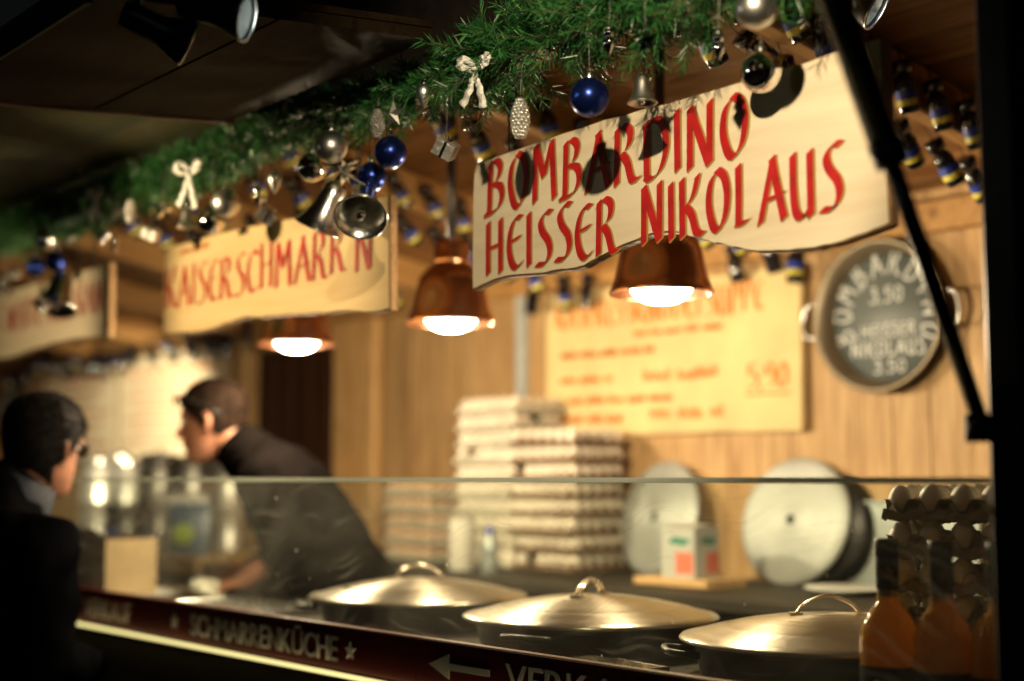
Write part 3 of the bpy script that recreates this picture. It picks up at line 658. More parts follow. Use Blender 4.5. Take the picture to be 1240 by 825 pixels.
# ================================================================== wooden signs on chains
def link_mesh():
    mb = MB(); pts = [(.0055 * math.cos(a), 0, .0055 * math.sin(a) + (.007 if math.sin(a) > 0 else -.007)) for a in [2 * math.pi * i / 12 for i in range(12)]]
    return mb.tube(pts, .0016, 6, closed=True)
LINK = link_mesh()
def chain(parent, x, y, z0, z1):
    mb = MB(); z = z0; k = 0
    while z < z1:
        M = Matrix.Rotation(R(90) * (k % 2), 4, 'Z')
        mb.add([M @ Vector(v) + Vector((x, y, z)) for v in LINK.v], LINK.f, True); z += .0205; k += 1
    mb.build('chain', 'chain_iron', parent)
def wavy(pts, amp, seed, k=6):
    """an outline run with small uneven wobble, as left by the axe"""
    c = crom(pts, k); return [(x, z + amp * noise.noise((x * 17 + seed, seed, 0)) + amp * .5 * noise.noise((x * 60, seed, 3))) for x, z in c]
def sign(label, x0, x1, ztop0, ztop1, bottom, mat, seed, y=1.624, thick=.020):
    t = thing('wooden_sign', label, 'sign', ((x0 + x1) / 2, y, (ztop0 + bottom[0][1]) / 2), group='hanging wooden signs')
    o = t.location
    top = wavy([(x0 + .012, ztop0 - .004), (x0 + (x1 - x0) * .33, ztop0 + (ztop1 - ztop0) * .33 + .002), (x0 + (x1 - x0) * .66, ztop0 + (ztop1 - ztop0) * .66 - .002), (x1 - .006, ztop1)], .003, seed)
    bot = wavy(bottom, .0035, seed + 5)
    left = [(x0 - .001, bottom[0][1] + .04), (x0 + .001, ztop0 - .06), (x0 + .004, ztop0 - .016)]
    poly = [(x - o.x, z - o.z) for x, z in bot[::-1] + left + top]
    poly = poly[::-1]
    n = len(poly); mb = MB()
    # front face slightly smaller than the back so that the sawn edge shows a worn chamfer
    cx = sum(p[0] for p in poly) / n; cz = sum(p[1] for p in poly) / n
    def inset(d): return [(x + (d if x < cx else -d) * min(1, abs(x - cx) * 12), z + (d if z < cz else -d)) for x, z in poly]
    A = inset(.003); vs = [(x, 0, z) for x, z in A] + [(x, .004, z) for x, z in poly] + [(x, thick, z) for x, z in poly]
    fs = [tuple(range(n - 1, -1, -1)), tuple(range(2 * n, 3 * n))]
    mb.add(vs, fs, mi=0)
    mb.add(vs, [(i, (i + 1) % n, n + (i + 1) % n, n + i) for i in range(n)] + [(n + i, n + (i + 1) % n, 2 * n + (i + 1) % n, 2 * n + i) for i in range(n)], mi=1)
    mb.build('board', [mat, 'sign_bark'], t)
    for cx_ in (x0 + (x1 - x0) * .11, x1 - (x1 - x0) * .13): chain(t, cx_ - o.x, thick * .5, ztop0 + (ztop1 - ztop0) * .5 - o.z - .006, 2.325 - o.z)
    return t
s1 = sign('long pale sign lettered bombardino and heisser nikolaus in red', -2.067, -1.135, 2.150, 2.166,
          [(-2.067, 1.903), (-1.97, 1.915), (-1.86, 1.912), (-1.78, 1.912), (-1.72, 1.922), (-1.64, 1.940), (-1.56, 1.944), (-1.49, 1.925), (-1.42, 1.902), (-1.34, 1.885), (-1.25, 1.880), (-1.18, 1.888), (-1.135, 1.897)], 'sign_wood', 1.3)
o = s1.location
letter_line('BOMBARDINO', s1, -2.022 - o.x, -1.385 - o.x, 2.040 - o.z, .100, -.0008, 'red_paint', .16, 32, under='ochre_paint', jit=.03)
letter_line('HEISSER', s1, -2.024 - o.x, -1.672 - o.x, 1.928 - o.z, .096, -.0008, 'red_paint', .16, 32, under='ochre_paint', jit=.03)
letter_line('NIKOLAUS', s1, -1.615 - o.x, -1.215 - o.x, 1.932 - o.z, .094, -.0008, 'red_paint', .16, 32, under='ochre_paint', jit=.03)
s2 = sign('yellowish wooden sign lettered kaiserschmarrn in red', -3.362, -2.337, 2.152, 2.130,
          [(-3.362, 1.922), (-3.25, 1.914), (-3.12, 1.912), (-3.02, 1.920), (-2.95, 1.926), (-2.8, 1.918), (-2.65, 1.910), (-2.5, 1.902), (-2.40, 1.890), (-2.337, 1.890)], 'sign_wood_yellow', 4.1)
o = s2.location
letter_line("KAISERSCHMARR'N", s2, -3.350 - o.x, -2.400 - o.x, 1.985 - o.z, .104, -.0008, 'red_paint', .13, 22, gap=.09, jit=.04)
s3 = sign('wooden sign lettered hot white russian in shade behind blue baubles', -4.72, -3.700, 2.150, 2.150,
          [(-4.72, 1.945), (-4.6, 1.935), (-4.45, 1.930), (-4.3, 1.940), (-4.1, 1.950), (-3.9, 1.952), (-3.78, 1.945), (-3.70, 1.938)], 'sign_wood', 8.2)
o = s3.location
letter_line('HOT WHITE RUSSIAN', s3, -4.70 - o.x, -3.735 - o.x, 2.015 - o.z, .092, -.0008, 'red_paint', .13, 22, gap=.09, jit=.04)

# ================================================================== fir garland
def garland_center(x):
    return Vector((x, 1.50 + .016 * noise.noise((x * 2.3, 0, 1)), 2.278 + .022 * noise.noise((x * 1.7, 5, 0)) + .012 * math.sin(x * 4.1)))
def build_garland():
    gr = thing('fir_garland', 'green fir garland along the top of the stall front, hung with baubles', 'garland', (-3.2, 1.5, 2.29))
    org = np.array(gr.location); rs = np.random.RandomState(3)
    core = [tuple(garland_center(-.88 - .05 * i) - gr.location) for i in range(98)]
    MB().tube(core, .008, 6).build('wire_core', 'twig_brown', gr)
    V = []; F = []; tv = MB()
    ntw = 1700
    xs = -.88 - 4.8 * (np.arange(ntw) + rs.rand(ntw)) / ntw
    cnt = 0
    for x in xs:
        c = np.array(garland_center(x)) - org
        th = rs.rand() * 2 * math.pi
        out = np.array([0, math.cos(th), math.sin(th)]); out[2] *= .92
        along = np.array([rs.choice([-1, 1]) * (.55 + .5 * rs.rand()), 0, 0])
        d = out * (.75 + .5 * rs.rand()) + along; d /= np.linalg.norm(d)
        Lt = (.080 + .070 * rs.rand()) * (.90 if x > -1.9 else .60)
        bend = np.array([rs.randn() * .15, rs.randn() * .15, -.18 * rs.rand()])
        n = 60
        t = np.linspace(.08, 1, n)[:, None]
        pts = c + d * t * Lt + bend * (t ** 2) * Lt
        tan = d + 2 * bend * t; tan /= np.linalg.norm(tan, axis=1)[:, None]
        a = np.cross(tan, np.array([.3, .5, .81])); a /= np.linalg.norm(a, axis=1)[:, None]
        b = np.cross(tan, a)
        ph = rs.rand(n, 1) * 2 * math.pi
        rad = a * np.cos(ph) + b * np.sin(ph)
        nd = rad * (.72 + .2 * rs.rand(n, 1)) + tan * (.55 + .35 * rs.rand(n, 1)); nd /= np.linalg.norm(nd, axis=1)[:, None]
        ln = (.028 + .013 * rs.rand(n, 1)) * (1.0 - .30 * t)
        tip = pts + nd * ln
        wv = np.cross(nd, rs.randn(n, 3)); wv /= np.linalg.norm(wv, axis=1)[:, None]
        wv *= .00095
        mid = pts + nd * ln * .55
        q = np.stack([pts - wv * .6, pts + wv * .6, mid + wv, tip, mid - wv], 1).reshape(-1, 3)
        V.append(q)
        F += [tuple(range(cnt + 5 * i, cnt + 5 * i + 5)) for i in range(n)]; cnt += 5 * n
        tv.tube([tuple(c), tuple(pts[n // 2]), tuple(pts[-1])], [.0014, .001, .0006], 4, False)
    tv.build('twigs', 'twig_brown', gr)['kind'] = 'stuff'
    V = np.concatenate(V)
    me = bpy.data.meshes.new('fir_needles'); me.from_pydata(V.tolist(), [], F); me.materials.append(MATS['needles'])
    tag(obj('fir_needles', me, gr), kind='stuff')
build_garland()

# ================================================================== ornaments
def hanger(t, ztop, r=.00045, cap=None, zcap=0):
    MB().tube([(0, 0, zcap), (rnd.uniform(-.003, .003), .0, zcap * .5 + ztop * .5), (0, .012, ztop)], r, 5).build('thread', 'thread', t)
def ball_ornament(t, s, mat):
    r = s / 2
    MB().ball((0, 0, 0), r, 40, 24).build('globe', mat, t)
    c = MB().lathe([(.0085, r * .97), (.0088, r + .006), (.007, r + .009), (.0, r + .0095)], 14).build('cap', 'silver_cap', t)
    MB().tube([(.0045 * math.cos(a), 0, r + .0125 + .0045 * math.sin(a)) for a in [2 * math.pi * i / 10 for i in range(10)]], .0008, 5, closed=True).build('ring', 'silver_cap', c)
    return r + .014
def drop_ornament(t, s, mat):
    h = s / 2; MB().lathe([(.0002, -h), (h * .10, -h * .9), (h * .30, -h * .5), (h * .50, -h * .05), (h * .60, h * .35), (h * .55, h * .65), (h * .36, h * .88), (h * .12, h * .97)], 28).build('drop', mat, t)
    MB().lathe([(.005, h * .95), (.005, h + .005), (.0, h + .006)], 10).build('cap', 'silver_cap', t)
    return h + .005
def mirror_drop(t, s, mat):
    h = s / 2; MB().lathe([(.0002, -h), (h * .12, -h * .75), (h * .38, -h * .25), (h * .50, .02 * h), (h * .36, h * .22), (h * .22, h * .34), (h * .30, h * .44), (h * .42, h * .62), (h * .36, h * .84), (h * .12, h * .97)], 28).build('drop', mat, t)
    MB().lathe([(.0045, h * .95), (.0045, h + .005), (.0, h + .006)], 10).build('cap', 'silver_cap', t)
    return h + .005
def cone_ornament(t, s, mat):
    h = s / 2; mb = MB(); rows = 11
    for j in range(rows):
        f = (j + .5) / rows; z = -h + 2 * h * f
        rr = h * .40 * math.sin(math.pi * (.10 + .84 * f)) ** .8
        n = 9
        for i in range(n):
            a = 2 * math.pi * (i + .5 * (j % 2)) / n
            mb.ball((rr * math.cos(a), rr * math.sin(a), z - .001), (h * .13, h * .13, h * .12), 7, 5)
    mb.lathe([(.0003, -h), (h * .2, -h * .75), (h * .36, 0), (h * .25, h * .7), (.0003, h)], 12)
    mb.build('cone', mat, t)
    MB().lathe([(.0045, h * .93), (.0045, h + .005), (.0, h + .006)], 10).build('cap', 'silver_cap', t)
    return h + .005
def star_ornament(t, s, mat):
    r = s * .52; mb = MB(); P = star_poly(0, 0, r, .45); n = 10
    vs = [(x, 0, z) for x, z in P] + [(0, -.010, 0), (0, .010, 0)]
    mb.add(vs, [(i, n, (i + 1) % n) for i in range(n)] + [((i + 1) % n, n + 1, i) for i in range(n)])
    mb.build('star', mat, t, None, (0, 0, R(rnd.uniform(20, 60))))
    return r
def bell_ornament(t, s, mat, tilt=0):
    h = s / 2
    prof = [(.0005, h), (h * .30, h * .97), (h * .45, h * .8), (h * .52, h * .4), (h * .60, -h * .1), (h * .78, -h * .6), (h * .96, -h * .90), (h * 1.04, -h * .97), (h * 1.05, -h), (h * 1.02, -h * 1.02), (h * .95, -h), (h * .74, -h * .55), (h * .54, -h * .05), (h * .46, h * .4), (h * .2, h * .85)]
    MB().lathe(prof, 32).build('bell', mat, t)
    MB().ball((0, 0, -h * .85), h * .22, 12, 8).tube([(0, 0, -h * .8), (0, 0, h * .8)], .0012, 5).build('clapper', 'silver_mirror', t)
    MB().tube([(h * .14 * math.cos(a), 0, h * 1.12 + h * .14 * math.sin(a)) for a in [2 * math.pi * i / 10 for i in range(10)]], .0012, 5, closed=True).build('ring', 'silver_cap', t)
    return h * 1.24
def gift_ornament(t, s, mat):
    a = s * .36; rot = (R(rnd.uniform(15, 30)), R(rnd.uniform(18, 34)), R(rnd.uniform(30, 60)))
    b = MB().box((-a, -a, -a * .8), (a, a, a * .8), .0015).build('parcel', mat, t, None, rot)
    mb = MB().box((-a * 1.02, -a * .15, -a * .82), (a * 1.02, a * .15, a * .82)).box((-a * .15, -a * 1.03, -a * .83), (a * .15, a * 1.03, a * .83))
    for sx in (-1, 1):
        mb.tube([(0, 0, a * .8), (sx * a * .35, a * .1, a * 1.25), (sx * a * .6, 0, a * 1.2), (sx * a * .4, -a * .1, a * .9), (0, 0, a * .8)], [(a * .12, a * .03)] * 5, 6)
    mb.build('ribbon', 'silver_mirror', b)
    return a * 1.1
def bow_ornament(t, s, mat):
    def band(path, w, name, parent):
        c = crom(path, 8); vs = []; fs = []
        for i, p in enumerate(c):
            a = Vector(c[max(i - 1, 0)]); b2 = Vector(c[min(i + 1, len(c) - 1)]); tg = (b2 - a).normalized()
            side = tg.cross(Vector((0, -1, 0))); side = side.normalized() if side.length > 1e-5 else Vector((1, 0, 0))
            ww = w(i / (len(c) - 1))
            q = Vector(p) + Vector((0, .002 * math.sin(i * 1.3), 0))
            for yy in (-.0005, .0005): vs += [q - side * ww + Vector((0, yy, 0)), q + side * ww + Vector((0, yy, 0))]
        m = len(c)
        for i in range(m - 1):
            o_ = 4 * i; n_ = o_ + 4
            fs += [(o_, o_ + 1, n_ + 1, n_), (o_ + 2, n_ + 2, n_ + 3, o_ + 3), (o_, n_, n_ + 2, o_ + 2), (o_ + 1, o_ + 3, n_ + 3, n_ + 1)]
        mb = MB(); mb.add(vs, fs, True); return mb.build(name, mat, parent)
    k = s
    for sx in (-1, 1):
        band([(0, 0, k * .22), (sx * k * .16, -.006, k * .40), (sx * k * .30, -.010, k * .44), (sx * k * .31, -.014, k * .30), (sx * k * .16, -.012, k * .22), (0, -.004, k * .2)], lambda u: k * (.045 + .035 * math.sin(math.pi * u)), 'loop', t)
        band([(0, -.003, k * .22), (sx * k * .05, -.010, k * .0), (sx * k * (.14 if sx > 0 else .08), -.012, -k * .22), (sx * k * (.16 if sx > 0 else .34), -.002, -k * (.60 if sx > 0 else .50))], lambda u: k * (.035 + .055 * u), 'tail', t)
    MB().ball((0, -.012, k * .22), (k * .06, k * .05, k * .07), 12, 8).build('knot', mat, t)
    return k * .25
def heart_ornament(t, s, mat):
    mb = MB(); n = 28; vs = []; rings = [(0.0001, .010), (.55, .0085), (.85, .0055), (1, 0), (.85, -.0055), (.55, -.0085), (.0001, -.010)]
    for (f, y) in rings:
        for i in range(n):
            a = 2 * math.pi * i / n; x = 16 * math.sin(a) ** 3; z = 13 * math.cos(a) - 5 * math.cos(2 * a) - 2 * math.cos(3 * a) - math.cos(4 * a)
            vs.append((x * s / 34 * f, y, z * s / 34 * f))
    mb.add(vs, [(j * n + i, j * n + (i + 1) % n, (j + 1) * n + (i + 1) % n, (j + 1) * n + i) for j in range(6) for i in range(n)], True)
    mb.build('heart', mat, t, None, (0, 0, R(40))); return s * .3
ORN = [
    ('matte_silver_ball', -1.212, 1.440, 2.184, 0.058, 'matt silver bauble high in the garland beside the black strut'),
    ('mirror_ball', -1.309, 1.565, 2.141, 0.062, 'dark mirrored bauble hanging in front of the bombardino sign'),
    ('mirror_drop', -1.298, 1.460, 2.154, 0.042, 'shiny silver drop above the upper edge of the bombardino sign'),
    ('bell', -1.489, 1.500, 2.143, 0.045, 'small matt silver bell above the letters of the bombardino sign'),
    ('mirror_drop', -1.479, 1.420, 2.197, 0.044, 'shiny silver drop deep in the green needles above the blue satin bauble'),
    ('star', -1.402, 1.420, 2.181, 0.041, 'silver star in the needles above the small matt bell'),
    ('blue_ball', -1.543, 1.440, 2.131, 0.061, 'satin blue bauble with silver cap over the upper edge of the bombardino sign'),
    ('cone_white', -1.743, 1.470, 2.144, 0.066, 'white glittering fir cone beside the sign chain'),
    ('bow', -1.795, 1.420, 2.210, 0.082, 'silver glitter bow tied at the lower edge of the lit needles'),
    ('gift', -1.986, 1.500, 2.141, 0.051, 'silver gift parcel on a long thread beside the bombardino sign'),
    ('drop', -1.959, 1.430, 2.219, 0.046, 'matt silver teardrop in the dark needles near the glitter bow'),
    ('star', -2.052, 1.430, 2.205, 0.051, 'matt silver star beside the sparkling dark cone'),
    ('cone_dark', -2.117, 1.440, 2.203, 0.055, 'dark silver sparkling cone beside the matt star'),
    ('blue_ball', -2.117, 1.470, 2.153, 0.061, 'dark blue bauble under the sparkling cone'),
    ('blue_ball', -2.223, 1.500, 2.129, 0.057, 'dark blue bauble half hidden above the large silver bells'),
    ('matte_silver_ball', -2.275, 1.440, 2.188, 0.064, 'matt silver bauble above the pair of large bells'),
    ('mirror_ball', -2.408, 1.480, 2.176, 0.060, 'mirrored silver bauble beside the pair of large bells'),
    ('bigbell', -2.206, 1.470, 2.071, 0.076, 'large silver bell turned so that its round mouth shows'),
    ('bigbell', -2.376, 1.500, 2.097, 0.080, 'large silver bell hanging beside the open mouthed bell'),
    ('drop', -2.555, 1.480, 2.168, 0.049, 'small silver teardrop at the edge of the lit needles'),
    ('gift', -2.625, 1.500, 2.110, 0.050, 'dark silver gift parcel above the kaiserschmarrn sign'),
    ('mirror_drop', -2.623, 1.480, 2.147, 0.046, 'shiny silver drop just above the dark gift parcel'),
    ('matte_silver_ball', -2.728, 1.460, 2.149, 0.063, 'matt silver bauble above the mirrored bauble over the kaiserschmarrn sign'),
    ('mirror_ball', -2.833, 1.480, 2.126, 0.061, 'mirrored silver bauble touching the upper edge of the kaiserschmarrn sign'),
    ('bell', -2.955, 1.480, 2.151, 0.046, 'small white silver bell below the white bow'),
    ('star', -3.034, 1.460, 2.178, 0.051, 'mirrored star sparkling between the bell and the gift parcel'),
    ('gift', -3.161, 1.490, 2.143, 0.048, 'pale silver gift parcel on a thread beside the white cone'),
    ('cone_white', -3.194, 1.450, 2.198, 0.058, 'white glittering fir cone among the far green needles'),
    ('bow', -2.819, 1.420, 2.203, 0.099, 'large white bow in the bright green needles'),
    ('star', -3.247, 1.440, 2.201, 0.049, 'silver star between the white cone and the small bow'),
    ('bow', -3.339, 1.430, 2.238, 0.079, 'small white bow at the end of the lit needles'),
    ('heart', -3.424, 1.480, 2.173, 0.043, 'silver heart hanging below the small white bow'),
    ('mirror_drop', -3.392, 1.500, 2.141, 0.047, 'mirrored drop hanging below the silver heart'),
    ('mirror_ball', -3.756, 1.460, 2.204, 0.059, 'mirrored bauble in the dark above the blue baubles'),
    ('blue_ball', -3.706, 1.470, 2.137, 0.054, 'bright blue bauble above the mirrored bell by the shaded sign'),
    ('blue_ball', -3.900, 1.490, 2.146, 0.056, 'dark blue bauble beside the bright blue one by the shaded sign'),
    ('bigbell', -3.696, 1.480, 2.058, 0.086, 'mirrored bell hanging in front of the shaded hot white russian sign'),
    ('star', -3.579, 1.460, 2.183, 0.039, 'small dark star near the end of the lit needles'),
    ('bell', -4.114, 1.480, 2.118, 0.049, 'small bell at the far end of the shaded sign'),
    ('gift', -4.085, 1.500, 2.148, 0.039, 'small gift parcel at the far end of the shaded sign'),
]
NAMES = {'matte_silver_ball': ('bauble', 'bauble'), 'mirror_ball': ('bauble', 'bauble'), 'blue_ball': ('bauble', 'bauble'), 'drop': ('teardrop_ornament', 'ornament'), 'mirror_drop': ('teardrop_ornament', 'ornament'),
         'bell': ('bell_ornament', 'bell'), 'bigbell': ('bell_ornament', 'bell'), 'star': ('star_ornament', 'star'), 'cone_white': ('cone_ornament', 'ornament'), 'cone_dark': ('cone_ornament', 'ornament'),
         'bow': ('ribbon_bow', 'bow'), 'gift': ('gift_ornament', 'ornament'), 'heart': ('heart_ornament', 'ornament')}
for i, (k, x, y, z, s, lab) in enumerate(ORN):
    nm, cat = NAMES[k]
    t = thing(nm, lab, cat, (x, y, z), (0, 0, 0), 'ornaments on the garland')
    if k == 'matte_silver_ball': zt = ball_ornament(t, s, 'silver_matte')
    elif k == 'mirror_ball': zt = ball_ornament(t, s, 'silver_mirror')
    elif k == 'blue_ball': zt = ball_ornament(t, s, 'blue_satin')
    elif k == 'drop': zt = drop_ornament(t, s, 'silver_matte')
    elif k == 'mirror_drop': zt = mirror_drop(t, s, 'silver_mirror')
    elif k == 'bell': zt = bell_ornament(t, s, 'silver_matte')
    elif k == 'bigbell':
        zt = bell_ornament(t, s * 1.28, 'silver_mirror' if x < -3 else 'silver_cap')
        if i == 17: t.rotation_euler = (R(-28), R(-38), 0)          # mouth towards the street
        elif i == 18: t.rotation_euler = (R(-10), R(26), 0)
        else: t.rotation_euler = (R(-18), R(-14), 0)
        continue
    elif k == 'star': zt = star_ornament(t, s, 'silver_mirror' if i in (5, 25) else 'silver_matte')
    elif k == 'cone_white': zt = cone_ornament(t, s, 'silver_glitter')
    elif k == 'cone_dark': zt = cone_ornament(t, s, 'dark_glitter')
    elif k == 'bow': zt = bow_ornament(t, s, 'ribbon')
    elif k == 'gift': zt = gift_ornament(t, s, 'gift_foil')
    elif k == 'heart': zt = heart_ornament(t, s, 'silver_matte')
    if k == 'bow': t.rotation_euler = (0, 0, R(rnd.uniform(5, 25)))
    else: t.rotation_euler = (0, 0, R(rnd.uniform(-40, 40)))
    ztop = garland_center(x).z - z
    if ztop > zt: hanger(t, max(ztop - .01, zt + .004), zcap=zt)
# leaf cluster that ties the two large bells together
lc = thing('leaf_cluster', 'dark tinsel leaves tied above the two large bells', 'ornament', (-2.30, 1.478, 2.150))
for i in range(16):
    a = rnd.uniform(0, 6.28); e = rnd.uniform(-.9, .5); d = Vector((math.cos(a) * math.cos(e), math.sin(a) * math.cos(e) * .5, math.sin(e)))
    s_ = d.cross(Vector((0, 0, 1))).normalized() * .011; nrm = s_.cross(d).normalized() * .004; l_ = .05 * rnd.uniform(.7, 1.2)
    vs = [Vector((0, 0, 0)), d * l_ * .5 + s_, d * l_, d * l_ * .5 - s_, d * l_ * .5 + nrm, d * l_ * .5 - nrm]
    MB().add(vs, [(0, 1, 4), (1, 2, 4), (2, 3, 4), (3, 0, 4), (1, 0, 5), (2, 1, 5), (3, 2, 5), (0, 3, 5)]).build('leaf', 'silver_cap', lc)
for x_, z_ in ((-2.206, 2.071), (-2.376, 2.097)):
    MB().tube([(x_ + 2.30, -.004, z_ - 2.150 + .035), (0, 0, 0), (0, .01, .12)], .0015, 5).build('cord', 'thread', lc)

def scribble(parent, x0, x1, z, h, mat, y, seed, nib=.006):
    """an illegible hand-written run of words"""
    rs = random.Random(seed); x = x0; k = 0
    while x < x1 - h:
        w = min(x1 - x, h * rs.uniform(2.5, 5)); P = []; n = int(w / (h * .22))
        for i in range(n): P.append((x + w * i / max(1, n - 1), z + (h * rs.uniform(.6, 1.25) if i % 2 else h * rs.uniform(-.1, .15))))
        if len(P) > 2:
            c = crom(P, 4); vs = []
            for (px, pz) in c: vs += [(px - nib * .4, y - .0003 * (k % 3), pz - nib * .3), (px + nib * .4, y - .0003 * (k % 3), pz + nib * .3)]
            MB().add(vs, [(2 * i, 2 * i + 1, 2 * i + 3, 2 * i + 2) for i in range(len(c) - 1)]).build('word', mat, parent)
        x += w + h * .8; k += 1
o = s2.location
scribble(s2, -3.27 - o.x, -3.12 - o.x, 2.118 - o.z, .012, 'orange_paint', -.0012, 77, .005)

# ================================================================== miniature bottles hung from rafters and wall
def mini_bottle():
    t = obj('miniature_bottle', None)
    MB().lathe([(.0, -.108), (.020, -.108), (.0215, -.104), (.0215, -.046), (.0205, -.040), (.012, -.026), (.0095, -.020), (.0095, -.014)], 16).build('glass', 'bottle_dark', t)
    MB().lathe([(.0219, -.078), (.0219, -.060)], 16).build('label', 'label_blue', t)
    MB().lathe([(.0220, -.092), (.0220, -.0785)], 16).build('label_band', 'label_yellow', t)
    MB().lathe([(.0105, -.020), (.0215, -.024), (.0205, .0), (.012, .003), (.0, .003)], 14).build('cap', 'bottle_dark', t)
    MB().tube([(0, 0, 0), (0, 0, .035)], .0012, 5).build('loop', 'chain_iron', t)
    return t
first = [mini_bottle()]
def put_bottle(x, y, z, tilt, rz, label, group, scale=1.0, dark=False):
    b = dark_bottle() if dark else (first.pop() if first else copy_tree(proto_b))
    b.location = (x, y, z); b.rotation_euler = (tilt, rnd.uniform(-.08, .08), rz); b.scale = (scale,) * 3
    tag(b, label, 'bottle', group); return b
proto_b = first[0]
def dark_bottle():
    t = obj('miniature_bottle', None)
    for ch in proto_b.children:
        if ch.name.split('.')[0] in ('glass', 'cap', 'loop'):
            c = ch.copy(); COL.objects.link(c); c.parent = t
    return t
WH = {-1.70: 'above the bombardino sign', -2.52: 'behind the blue satin bauble', -3.34: 'behind the silver gift parcel', -4.16: 'behind the kaiserschmarrn sign'}
for xr in RAFT[:4]:
    for i in range(9):
        y = 1.79 + .1235 * i
        put_bottle(xr + .046, y + rnd.uniform(-.012, .012), ceil_z(y) - .040, R(26 + rnd.uniform(-10, 10)), rnd.uniform(-.35, .2), 'blue and yellow labelled miniature bottle fixed to the rafter ' + WH[xr], 'miniature bottles on the rafters')
        put_bottle(xr + .004, y + .055, ceil_z(y + .055) - .142, R(46 + rnd.uniform(-13, 13)), rnd.uniform(-.3, .3), 'tilted blue and yellow miniature bottle slung under the rafter ' + WH[xr], 'miniature bottles on the rafters')
for i in range(54):
    x = -1.86 - .125 * i
    if abs(x + 3.77) < .04: continue
    if x > -2.42 or -3.3 < x < -2.8 or -5.6 < x < -3.65: continue
    put_bottle(x, 3.115 + rnd.uniform(-.008, .008), 2.235 + rnd.uniform(-.025, .025), R(rnd.uniform(-24, 24)), rnd.uniform(-.3, .3), 'dark miniature bottle in the row hung along the top of the back wall', 'miniature bottles along the back wall', rnd.uniform(.95, 1.2), dark=i % 4 != 1)

# ================================================================== menus and chalk pans on the back wall
def poster(label, x0, x1, z0, z1, mat, rot=0.0):
    t = thing('menu_board', label, 'menu board', ((x0 + x1) / 2, 3.186, (z0 + z1) / 2), (0, rot, 0), 'menu boards on the back wall')
    w, h = (x1 - x0) / 2, (z1 - z0) / 2
    bot = [(x, -h + .006 * noise.noise((x * 6, z0 * 9, x0))) for x in np.linspace(-w, w, 24)]
    top = [(x, h + .004 * noise.noise((x * 6, z1 * 9, x0))) for x in np.linspace(w, -w, 24)]
    MB().prism(bot + top, -.012, .012).build('sheet', mat, t)
    for a_, b_ in ((w + .0005, w + .012), (-w - .012, -w - .0005)): MB().box((a_, -.010, -h + .005), (b_, .011, h - .005)).build('edge', 'poster_edge', t)
    return t
m1 = poster('yellow menu board with orange lettering and a price of five ninety', -3.625, -2.530, 1.690, 2.165, 'paper_menu', R(.8))
o = m1.location
letter_line('KASPRESSKNODELSUPPE', m1, -3.575 - o.x, -2.66 - o.x, 2.045 - o.z, .088, -.0130, 'orange_paint', .17, 24, gap=.08, jit=.05)
scribble(m1, -3.20 - o.x, -2.80 - o.x, 2.000 - o.z, .020, 'orange_paint', -.0132, 1)
for j, (a, b_, z, hh) in enumerate(((-3.55, -3.11, 1.945, .020), (-3.16, -2.84, 1.855, .034), (-3.55, -3.30, 1.860, .022), (-3.51, -3.03, 1.790, .022), (-3.13, -2.82, 1.735, .034), (-3.55, -3.25, 1.728, .022))):
    scribble(m1, a - o.x, b_ - o.x, z - o.z, hh, 'orange_paint', -.0132, 10 + j, .008)
letter_line('5,90', m1, -2.725 - o.x, -2.575 - o.x, 1.818 - o.z, .072, -.0130, 'orange_paint', .21, 24, gap=.06)
MB().box((-2.735 - o.x, -.0135, 1.797 - o.z), (-2.568 - o.x, -.0125, 1.804 - o.z)).build('underline', 'orange_paint', m1)
m2 = poster('pale brightly lit menu board behind the server', -7.06, -5.885, 1.665, 2.175, 'paper_menu_pale', R(.6))
m3 = poster('pale brightly lit menu board beyond the customer, next to a hanging pan', -8.10, -7.10, 1.655, 2.130, 'paper_menu_pale', R(-.8))
for mm, a, b_ in ((m2, -6.98, -5.97), (m3, -8.03, -7.18)):
    o = mm.location
    for j in range(7):
        scribble(mm, a - o.x + (.0 if j % 2 == 0 else .08), b_ - o.x - .1 * (j % 3), 2.07 - .058 * j - o.z, .032 if j == 0 else .019, 'orange_paint', -.0132, 40 + j, .007)

